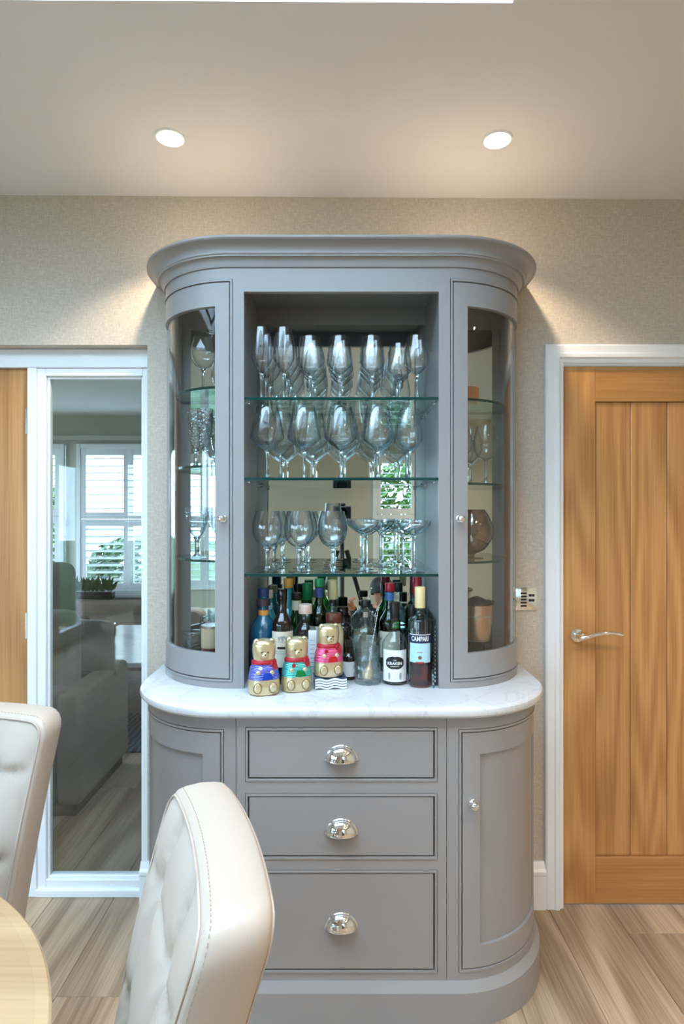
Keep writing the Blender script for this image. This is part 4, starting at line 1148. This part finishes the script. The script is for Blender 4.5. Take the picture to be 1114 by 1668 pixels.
bl = thing('balloon_goblet', 'large rose-tinted glass balloon goblet above the copper bucket', 'goblet', (.447, CAMY + 2.065, zb + .0005), 0, gr_)
MB().lathe(shell(curve_pts([(0, .014), (.012, .015), (.045, .030), (.072, .072), (.0735, .102), (.058, .145), (.044, .166)], 4), .0016), 40).build('bowl', ROSE, bl, smooth=40)
MB().lathe([(0, .0003), (.040, .0003), (.040, .002), (.012, .004), (.008, .008), (.014, .0148), (0, .0155)], 28).build('foot', ROSE, bl, smooth=40)
COPPER = plain('pale_copper', S(206, 172, 140), .24, metal=.9, var=.06)
bk = thing('ice_bucket', 'copper coloured ice bucket with dark rim at the foot of its cupboard', 'bucket', (X(776, 2.01), CAMY + 2.01, CT + .0145), 0, gr_)
MB().lathe([(0, .105), (.044, .105), (.046, .107), (.053, .225), (.0545, .227), (.0525, .2275), (.044, .111), (0, .109)], 36).build('bucket_body', COPPER, bk, smooth=40)
MB().lathe([(.0490, .188), (.0535, .188), (.0535, .192), (.0490, .192)], 36, close=True).build('hoop', NICKEL, bk, smooth=40)
MB().lathe([(.049, .227), (.059, .227), (.061, .231), (.059, .236), (.049, .236)], 36, close=True).build('rim', BLACKGLOSS, bk, smooth=40)
MB().lathe([(0, 0), (.046, 0), (.048, .004), (.048, .040), (.030, .060), (.030, .085), (.043, .100), (0, .104)], 36).build('base_ring', GL_DARK, bk, smooth=40)
MB().lathe(curve_pts([(0, .227), (.044, .229), (.030, .242), (.012, .250), (0, .253)], 3), 28).build('lid', BLACKGLOSS, bk, smooth=40)

# wall plate with sockets and switches
wp = thing('socket_plate', 'square chrome socket plate on the wallpaper beside the oak door', 'wall socket', (.6725, -.0005, 1.131))
MB().rbox(-.043, .043, -.006, 0, -.043, .043, .002, 2).build('plate', plain('brushed_plate', (.80, .84, .86, 1), rough=.12, metal=1, var=.02), wp, smooth=40)
for i in range(5):
    MB().rbox(-.018, .004, -.0072, -.0055, .020 - .0115 * i - .003, .020 - .0115 * i + .003, .0006, 1).build('usb_slot', BLACK, wp)
for i in range(2):
    MB().rbox(.012, .022, -.0085, -.0055, .008 - .018 * i, .017 - .018 * i, .0006, 1).build('rocker', BLACK, wp)
    MB().rbox(.024, .032, -.0085, -.0055, .008 - .018 * i, .017 - .018 * i, .0006, 1).build('rocker', BLACK, wp)

# ------------------------------------------------------------------ DINING TABLE AND CHAIRS
tb = thing('dining_table', 'round pale oak dining table with grooved edge', 'table', (-.954, -1.607, 0))
m = MB(); m.lathe([(0, .715), (.575, .715), (.592, .720), (.598, .733), (.594, .7375), (.5935, .7395), (.600, .742), (.600, .746), (.596, .750), (.580, .7505), (.578, .7498), (.576, .7505), (0, .7505)], 96)
m.build('table_top', TABLEW, tb, smooth=30)
MB().lathe([(0, .70), (.10, .70), (.11, .66), (.075, .60), (.065, .42), (.085, .22), (.12, .14), (.12, .07), (0, .07)], 32).build('pedestal', TABLEW, tb, smooth=40)
for i in range(4):
    a = PI / 4 + i * PI / 2; c, s_ = math.cos(a), math.sin(a)
    MB().tube([(c * .08, s_ * .08, .12), (c * .22, s_ * .22, .085), (c * .36, s_ * .36, .035)], [.04, .036, .032], 10).build('foot', TABLEW, tb, smooth=50)

def chair_back(par):
    Wt, Wb, H, T = .207, .170, .53, .088       # half widths, height, thickness
    zb0 = .452
    def outline(inset=0.0, n=120):
        # rounded trapezoid with crowned top, arc-length sampled
        poly = []; r = .040 - inset * .6
        wt, wb, h0, h1 = Wt - inset, Wb - inset, inset, H - inset
        for a in range(0, 91, 6): poly.append((wt - r + r * math.cos(R_(a)), h1 - r + r * math.sin(R_(a)) - .006))
        for i in range(1, 12):
            q = i / 12; x = (wt - r) * (1 - 2 * q); poly.append((x, h1 - .006 * (x / (wt - r)) ** 2))
        for a in range(90, 181, 6): poly.append((-(wt - r) + r * math.cos(R_(a)), h1 - r + r * math.sin(R_(a)) - .006))
        rb = .03
        for a in range(180, 271, 15): poly.append((-(wb - rb) + rb * math.cos(R_(a)), h0 + rb + rb * math.sin(R_(a))))
        for a in range(270, 361, 15): poly.append(((wb - rb) + rb * math.cos(R_(a)), h0 + rb + rb * math.sin(R_(a))))
        L_ = [0]
        for i in range(len(poly)):
            p, q = poly[i], poly[(i + 1) % len(poly)]; L_.append(L_[-1] + math.dist(p, q))
        out = []
        k = 0
        for i in range(n):
            t = L_[-1] * i / n
            while L_[k + 1] < t: k += 1
            p, q = poly[k], poly[(k + 1) % len(poly)]; f = (t - L_[k]) / max(1e-9, L_[k + 1] - L_[k])
            out.append((p[0] + (q[0] - p[0]) * f, p[1] + (q[1] - p[1]) * f))
        return out
    bx_, rows = (-.088, .088), (.412, .24, .07)
    def relief(x, z):
        """depth of the tufted front below its puffed surface"""
        d = 0.0
        for b_ in bx_:
            d = max(d, .020 * math.exp(-abs(x - b_) / .012))
        for r in rows:
            d = max(d, .017 * math.exp(-abs(z - r) / .011))
        for b_ in bx_:
            for r in rows:
                q = math.hypot(x - b_, z - r); d = max(d, .036 * math.exp(-q / .022))
        return d
    def bend(x, y, z):
        """reclined, slightly S curved back"""
        q = z / H
        return (x, y + .125 * q - .014 * math.sin(q * PI) - .012 * (x / Wt) ** 2, zb0 + z)
    n = 120; vs = []; fs = []; rings = []
    def add_ring(pts, y):
        rings.append(list(range(len(vs), len(vs) + len(pts))))
        for (x, z) in pts:
            yy = y(x, z) if callable(y) else y
            vs.append(bend(x, yy, z))
    base_o = outline(.0); c0 = (0, .28)
    # front: concentric rings from centre to seam
    fr_out = outline(.012); K = 40
    for k in range(1, K + 1):
        f = k / K
        add_ring([(c0[0] + (x - c0[0]) * f, c0[1] + (z - c0[1]) * f) for x, z in fr_out], lambda x, z, f=f: -T / 2 - .018 * (1 - f ** 6) + relief(x, z) * (1 - f ** 10))
    add_ring(outline(.006), -T / 2 + .001); add_ring(outline(.001), -T / 2 + .006)
    for q in (.2, .5, .8): add_ring(outline(-.004 * math.sin(q * PI)), -T / 2 + .006 + (T - .018) * q)
    add_ring(outline(.001), T / 2 - .010); add_ring(outline(.006), T / 2 - .003); add_ring(outline(.014), T / 2)
    for f in (.7, .4, .1):
        add_ring([(c0[0] + (x - c0[0]) * f, c0[1] + (z - c0[1]) * f) for x, z in outline(.014)], T / 2 + .006 * (1 - f))
    for a, b_ in zip(rings[:-1], rings[1:]):
        fs += [(a[i], a[(i + 1) % n], b_[(i + 1) % n], b_[i]) for i in range(n)]
    fs.append(tuple(reversed(rings[0]))); fs.append(tuple(rings[-1]))
    bk_ = MB().add(vs, fs).build('backrest', LEATHER, par, smooth=60)
    for ins, yy in ((.009, -T / 2 - .001), (.010, T / 2 - .0005)):
        MB().tube([bend(x, yy, z) for x, z in outline(ins)], .0022, 6, closed=True).build('piping', LEATHER, bk_, smooth=60)
    # stitched line just behind the seam: single short stitches, far too fine to pick apart
    m = MB(); st = outline(-.0005, 420)
    for i in range(0, 420, 2):
        (x0, z0), (x1, z1) = st[i], st[(i + 1) % 420]
        m.tube([bend(x0, -T / 2 + .009, z0), bend(x1, -T / 2 + .009, z1)], .0006, 4)
    o = m.build('stitching', THREAD, bk_); o['kind'] = 'stuff'
    for b_ in bx_:
        for r in rows:
            p = Vector(bend(b_, -T / 2 - .018 + .030, r))
            pr = [(math.sin(PI * i / 8), -math.cos(PI * i / 8)) for i in range(9)]; pr[0] = (0, -1); pr[-1] = (0, 1)
            MB().lathe(pr, 16, Matrix.Translation(p) @ Matrix.Diagonal((.0115, .0075, .0115, 1))).build('button', LEATHER, bk_, smooth=60)
    return bk_
def dining_chair(label, x, y, rz):
    o = thing('dining_chair', label, 'chair', (x, y, 0), rz, 'cream leather dining chairs')
    chair_back(o)
    MB().rbox(-.19, .19, -.44, .03, .38, .465, .03, 4).build('seat', LEATHER, o, smooth=60)
    for sx in (-.16, .16):
        for sy, lean in ((-.40, -.01), (-.0, .05)):
            MB().tube([(sx, sy, .41), (sx * 1.04, sy + lean, 0.0)], [.024, .016], 10).build('leg', TABLEW, o, smooth=50)
    return o
# the chair back top sits about .165 behind the chair origin
def place_back(label, tx, ty, face):
    """tx,ty: centre of the top of the back; face: direction the chair faces (radians, 0 = -y)"""
    dx, dy = 0.0, .125
    c, s_ = math.cos(face), math.sin(face)
    return dining_chair(label, tx - (dx * c - dy * s_), ty - (dx * s_ + dy * c), face)
place_back('cream leather dining chair turned side-on in front of the base cabinet', -.170, -1.322, R_(-70))
place_back('cream leather dining chair with its buttoned front showing, beside the oak door and glass panel', -.880, -.755, R_(-4))

# ------------------------------------------------------------------ LIVING ROOM FURNITURE
sf = thing('sofa', 'taupe fabric sofa with brown plinth seen through the glass panel', 'sofa', (-1.235, .62, 0))
def soft(m_, x0, x1, y0, y1, z0, z1, r): return m_.rbox(x0, x1, y0, y1, z0, z1, r, 4)
soft(MB(), -.12, 0.0, 0, .66, .055, .60, .035).build('arm', SOFA_F, sf, smooth=60)
soft(MB(), -2.1, -1.90, 0, .66, .055, .60, .035).build('arm', SOFA_F, sf, smooth=60)
soft(MB(), -1.9, -.12, 0, .22, .055, .60, .04).build('back_frame', SOFA_F, sf, smooth=60)
soft(MB(), -1.9, -.12, .22, .65, .10, .44, .05).build('seat_cushion', SOFA_F, sf, smooth=60)
soft(MB(), -1.0, -.125, .10, .36, .44, .945, .075).build('back_cushion', SOFA_F, sf, smooth=60)
soft(MB(), -1.885, -1.02, .10, .36, .44, .945, .075).build('back_cushion', SOFA_F, sf, smooth=60)
MB().rbox(-2.06, -.03, .03, .63, 0, .055, .004, 1).build('plinth', DARKWOOD, sf)
def pillow(name, label, loc, rot, w_, h_, t_, mt, group=None):
    n = 20; vs = []; fs = []
    for side in (1, -1):
        for i in range(n + 1):
            for j in range(n + 1):
                u, v = 2 * i / n - 1, 2 * j / n - 1
                k = max(0, (1 - u ** 4)) ** .5 * max(0, (1 - v ** 4)) ** .5
                pin = 1 - .10 * (u * u * v * v) ** .5 * 0 - .07 * (1 - abs(u)) * (abs(v) > .99) * 0
                wv = .012 * math.sin(3 * u + 2 * v) * k
                vs.append((u * w_ / 2 * (1 - .06 * (1 - v * v)), side * t_ / 2 * k + wv, v * h_ / 2 * (1 - .06 * (1 - u * u))))
        b0 = 0 if side == 1 else (n + 1) ** 2
        for i in range(n):
            for j in range(n):
                f = (b0 + i * (n + 1) + j, b0 + (i + 1) * (n + 1) + j, b0 + (i + 1) * (n + 1) + j + 1, b0 + i * (n + 1) + j + 1)
                fs.append(f if side == -1 else tuple(reversed(f)))
    o = thing(name, label, 'cushion', loc, 0, group); o.rotation_euler = rot
    MB().add(vs, fs).build('cover', mt, o, smooth=80)
    rim = []
    for q in range(80):
        t = q / 20; e = int(t); f = (t - e) * 2 - 1
        u, v = [(f, -1), (1, f), (-f, 1), (-1, -f)][e]
        rim.append((u * w_ / 2 * (1 - .06 * (1 - v * v)), 0, v * h_ / 2 * (1 - .06 * (1 - u * u))))
    MB().tube(rim, .005, 6, closed=True).build('piping', mt, o, smooth=80)
    return o
pillow('scatter_cushion', 'plump grey satin cushion lying on the sofa arm', (-1.425, 1.08, .715), (R_(-50), R_(12), R_(32)), .36, .34, .21, SOFA_C, 'cushions on the sofa')
pillow('scatter_cushion', 'grey cushion standing in the sofa corner behind the piped back cushion', (-1.90, 1.13, .76), (R_(-12), R_(30), R_(-8)), .40, .40, .13, SOFA_C, 'cushions on the sofa')
ac = thing('armchair', 'brown high-backed armchair behind the sofa near the shutters', 'armchair', (-2.44, 2.15, 0), R_(0))
soft(MB(), -.36, .36, -.36, .36, .12, .46, .05).build('seat', BROWN_F, ac, smooth=60)
soft(MB(), -.36, .36, .16, .40, .40, 1.06, .09).build('backrest', BROWN_F, ac, smooth=60)
for sx in (-1, 1):
    a, b = sorted((sx * .36, sx * .46)); soft(MB(), a, b, -.34, .38, .12, .64, .04).build('arm', BROWN_F, ac, smooth=60)
    for sy in (-.3, .3): MB().tube([(sx * .36, sy, .13), (sx * .38, sy, 0)], [.022, .016], 8).build('leg', DARKWOOD, ac, smooth=50)
ct = thing('coffee_table', 'white marble topped coffee table beyond the sofa arm', 'table', (-1.56, 2.22, 0))
MB().rbox(-.32, .62, -.66, .62, .47, .50, .006, 2).build('table_top', MARBLE, ct)
MB().rbox(-.28, .58, -.62, .58, .44, .47, .003, 1).build('apron', DARKWOOD, ct)
for sx in (-.24, .54):
    for sy in (-.58, .54): MB().rbox(sx - .02, sx + .02, sy - .02, sy + .02, .014, .44, .003, 1).build('leg', DARKWOOD, ct)
MB().rbox(-.24, .54, -.58, .54, .16, .19, .003, 1).build('under_shelf', DARKWOOD, ct)
tag(MB().rbox(-1.92, -.75, 1.40, 3.05, .0005, .012, .003, 1).build('patterned_rug', NAVY_F), 'navy patterned rug under the coffee table', 'rug')
ls = thing('bench_seat', 'low brown upholstered bench under the shuttered window', 'bench', (-2.3, 3.45, 0))
soft(MB(), -.9, 1.05, -.35, .30, .10, .46, .05).build('seat', BROWN_F, ls, smooth=60)
soft(MB(), -.9, 1.05, .16, .34, .40, .58, .05).build('backrest', BROWN_F, ls, smooth=60)
for sx in (-.8, .95):
    for sy in (-.28, .22): MB().tube([(sx, sy, .11), (sx, sy, 0)], .02, 8).build('leg', DARKWOOD, ls)
# small things on the coffee table
for i, (u, dp, h_, r_) in enumerate(((168, 4.55, .09, .05), (179, 4.45, .12, .035))):
    t = thing('table_ornament', ['low silver bowl on the marble coffee table', 'small silver vase on the marble coffee table'][i], 'ornament', (X(u, dp) + .02, CAMY + dp - .02, .501))
    MB().lathe(shell(curve_pts([(0, 0), (r_ * .5, .001), (r_, h_ * .5), (r_ * .8, h_ * .85), (r_ * .9, h_)], 3), .003), 24).build('vessel', NICKEL, t, smooth=50)
    MB().lathe([(r_ * .86, h_ - .004), (r_ * .95, h_), (r_ * .9, h_ + .003), (r_ * .84, h_)], 24, close=True).build('rim', CHROME, t, smooth=50)
pp = thing('potted_plant', 'low leafy green plant in a dark trough under the bright shutter', 'plant', (-2.62, 3.93 - .16, .585), 0)
MB().rbox(-.30, .34, -.05, .05, 0, .07, .006, 1).build('trough', BLACKGLOSS, pp)
m = MB(); rnd = random.Random(5)
for i in range(170):
    p = Vector((rnd.uniform(-.27, .31), rnd.uniform(-.04, .04), .07)); d = Vector((rnd.gauss(0, .5), rnd.gauss(0, .4), 1)).normalized(); l_ = rnd.uniform(.06, .17)
    sd = d.orthogonal().normalized() * l_ * .14
    m.add([p, p + d * l_ * .5 + sd, p + d * l_, p + d * l_ * .5 - sd], [(0, 1, 2, 3)])
fo = m.build('foliage', LEAF, pp); fo['kind'] = 'stuff'

# ------------------------------------------------------------------ THE PHOTOGRAPHER'S CAMERA, seen in the mirror
cm_ = thing('tripod_camera', 'black camera on a tripod, mirrored at the back of the open shelves', 'camera', (0, CAMY - .10, 0))
MB().rbox(-.068, .068, -.05, -.005, CAMZ - .055, CAMZ + .045, .008, 2).build('camera_body', BLACK, cm_)
MB().rbox(-.026, .026, -.048, -.004, CAMZ + .045, CAMZ + .068, .008, 2).build('viewfinder_hump', BLACK, cm_)
MB().lathe([(.02, 0), (.036, 0), (.038, .05), (.040, .075), (.036, .078), (.030, .06), (.02, .02)], 28, Matrix.Translation((0, -.006, CAMZ)) @ Matrix.Rotation(R_(-90), 4, 'X'), close=True).build('lens_barrel', BLACKGLOSS, cm_, smooth=40)
MB().lathe([(0, .018), (.03, .016), (.03, .014), (0, .012)], 24, Matrix.Translation((0, -.006, CAMZ)) @ Matrix.Rotation(R_(-90), 4, 'X')).build('lens_glass', BLACKGLOSS, cm_, smooth=40)
MB().rbox(-.035, .035, -.06, .0, CAMZ - .13, CAMZ - .056, .008, 2).build('tripod_head', BLACK, cm_)
MB().tube([(0, -.03, CAMZ - .13), (0, -.03, .75)], .016, 12).build('centre_column', BLACK, cm_, smooth=50)
for i in range(3):
    a = R_(90 + 120 * i); c, s_ = math.cos(a), math.sin(a)
    MB().tube([(c * .04, -.03 + s_ * .04, 1.16), (c * .22, -.03 + s_ * .22, .62), (c * .42, -.03 + s_ * .42, .0)], [.018, .015, .011], 8).build('tripod_leg', BLACK, cm_, smooth=50)

# ------------------------------------------------------------------ THE PHOTOGRAPHER, kneeling behind the tripod, glimpsed in the mirror
def skin_figure(name, bones, mat, parent, root=0):
    """bones: dict name -> (pos, radius, parent name)"""
    keys = list(bones); vs = [bones[k][0] for k in keys]
    es = [(keys.index(k), keys.index(bones[k][2])) for k in keys if bones[k][2]]
    me = bpy.data.meshes.new(name); me.from_pydata(vs, es, []); me.materials.append(mat)
    o = link(me, name, parent)
    sk = o.modifiers.new('skin', 'SKIN'); sk.use_smooth_shade = True
    for i, k in enumerate(keys):
        r = bones[k][1]; sv = me.skin_vertices[0].data[i]; sv.radius = (r, r); sv.use_root = (i == root)
    sb_ = o.modifiers.new('smooth', 'SUBSURF'); sb_.levels = 1; sb_.render_levels = 2
    return o
SKIN = plain('skin_tone', S(196, 142, 112), .5, var=.05)
CLOTH = plain('black_jersey', S(22, 22, 26), .85, var=.1, bump=.2)
HAIR = plain('dark_hair', S(24, 18, 16), .5, var=.2, bump=.4, bscale=300, stretch=(1, 1, .2))
ph = thing('person', 'kneeling person in black clothes with dark hair, mirrored behind the bottles', 'person', (.34, -3.02, 0))
BONES = {'pelvis': ((0, -.05, .24), .125, None), 'belly': ((0, -.03, .36), .115, 'pelvis'), 'chest': ((0, .01, .50), .13, 'belly'), 'neckbase': ((0, .03, .60), .075, 'chest'), 'neck': ((0, .045, .655), .048, 'neckbase')}
for nm, sx in (('l', -1), ('r', 1)):
    BONES['hip' + nm] = ((sx * .09, -.02, .22), .095, 'pelvis'); BONES['knee' + nm] = ((sx * .17, .34, .075), .062, 'hip' + nm)
    BONES['ankle' + nm] = ((sx * .13, -.08, .055), .042, 'knee' + nm); BONES['toe' + nm] = ((sx * .13, -.26, .035), .032, 'ankle' + nm)
    BONES['shoulder' + nm] = ((sx * .165, .02, .565), .062, 'neckbase')
ELB = {'l': ((-.22, .24, .52), (-.265, .45, .70)), 'r': ((.21, .20, .40), (.06, .40, .46))}
BODY = dict(BONES)
BODY['head1'] = ((0, .07, .725), .072, 'neck'); BODY['head2'] = ((0, .075, .79), .084, 'head1'); BODY['head3'] = ((0, .065, .84), .066, 'head2')
for nm in 'lr':
    e, w_ = ELB[nm]
    for D_ in (BONES, BODY):
        D_['elbow' + nm] = (e, .045, 'shoulder' + nm)
        D_['wrist' + nm] = (w_, .029, 'elbow' + nm)
    ev, wv = Vector(e), Vector(w_); d = (wv - ev).normalized(); sd = d.orthogonal().normalized(); upv = d.cross(sd)
    pv = wv + d * .06; BODY['palm' + nm] = (tuple(pv), .026, 'wrist' + nm)
    for q, (off, ln) in enumerate(((-.026, .060), (-.009, .072), (.009, .068), (.025, .052))):
        b0 = pv + d * .028 + sd * off; b1 = b0 + d * ln * .5 + upv * .012; b2 = b1 + d * ln * .2 + upv * .032
        BODY['fa%d' % q + nm] = (tuple(b0), .0095, 'palm' + nm); BODY['fb%d' % q + nm] = (tuple(b1), .009, 'fa%d' % q + nm); BODY['fc%d' % q + nm] = (tuple(b2), .0075, 'fb%d' % q + nm)
    b1 = wv + d * .045 - sd * .042 + upv * .012; BODY['ta' + nm] = (tuple(b1), .0105, 'palm' + nm); BODY['tb' + nm] = (tuple(b1 + d * .035 + upv * .02), .0085, 'ta' + nm)
bd_ = skin_figure('body', BODY, SKIN, ph)
CL = {k: (v[0], v[1] * (1.12 if k not in ('neck',) else .8) + (.006 if 'toe' not in k else .004), v[2]) for k, v in BONES.items() if k != 'neck'}
skin_figure('clothing', CL, CLOTH, bd_)
hm = MB().lathe(curve_pts([(.094, -.045), (.101, .0), (.098, .04), (.07, .085), (.03, .103), (0, .106)], 4), 28, Matrix.Translation((0, .052, .79)) @ Matrix.Rotation(R_(14), 4, 'X'))
hm.build('hair', HAIR, bd_, smooth=60)
for sx in (-1, 1):
    MB().lathe([(0, -.012), (.009, -.006), (.0125, 0), (.009, .006), (0, .012)], 12, Matrix.Translation((sx * .031, .155, .79))).build('eye', BLACK, bd_, smooth=60)
MB().lathe([(0, -.022), (.013, -.016), (.011, 0), (.005, .02), (0, .026)], 10, Matrix.Translation((0, .165, .765))).build('nose', SKIN, bd_, smooth=60)
MB().tube([(-.022, .146, .725), (0, .153, .722), (.022, .146, .725)], .005, 6).build('mouth', plain('lip_tone', S(150, 84, 78), .5), bd_, smooth=60)
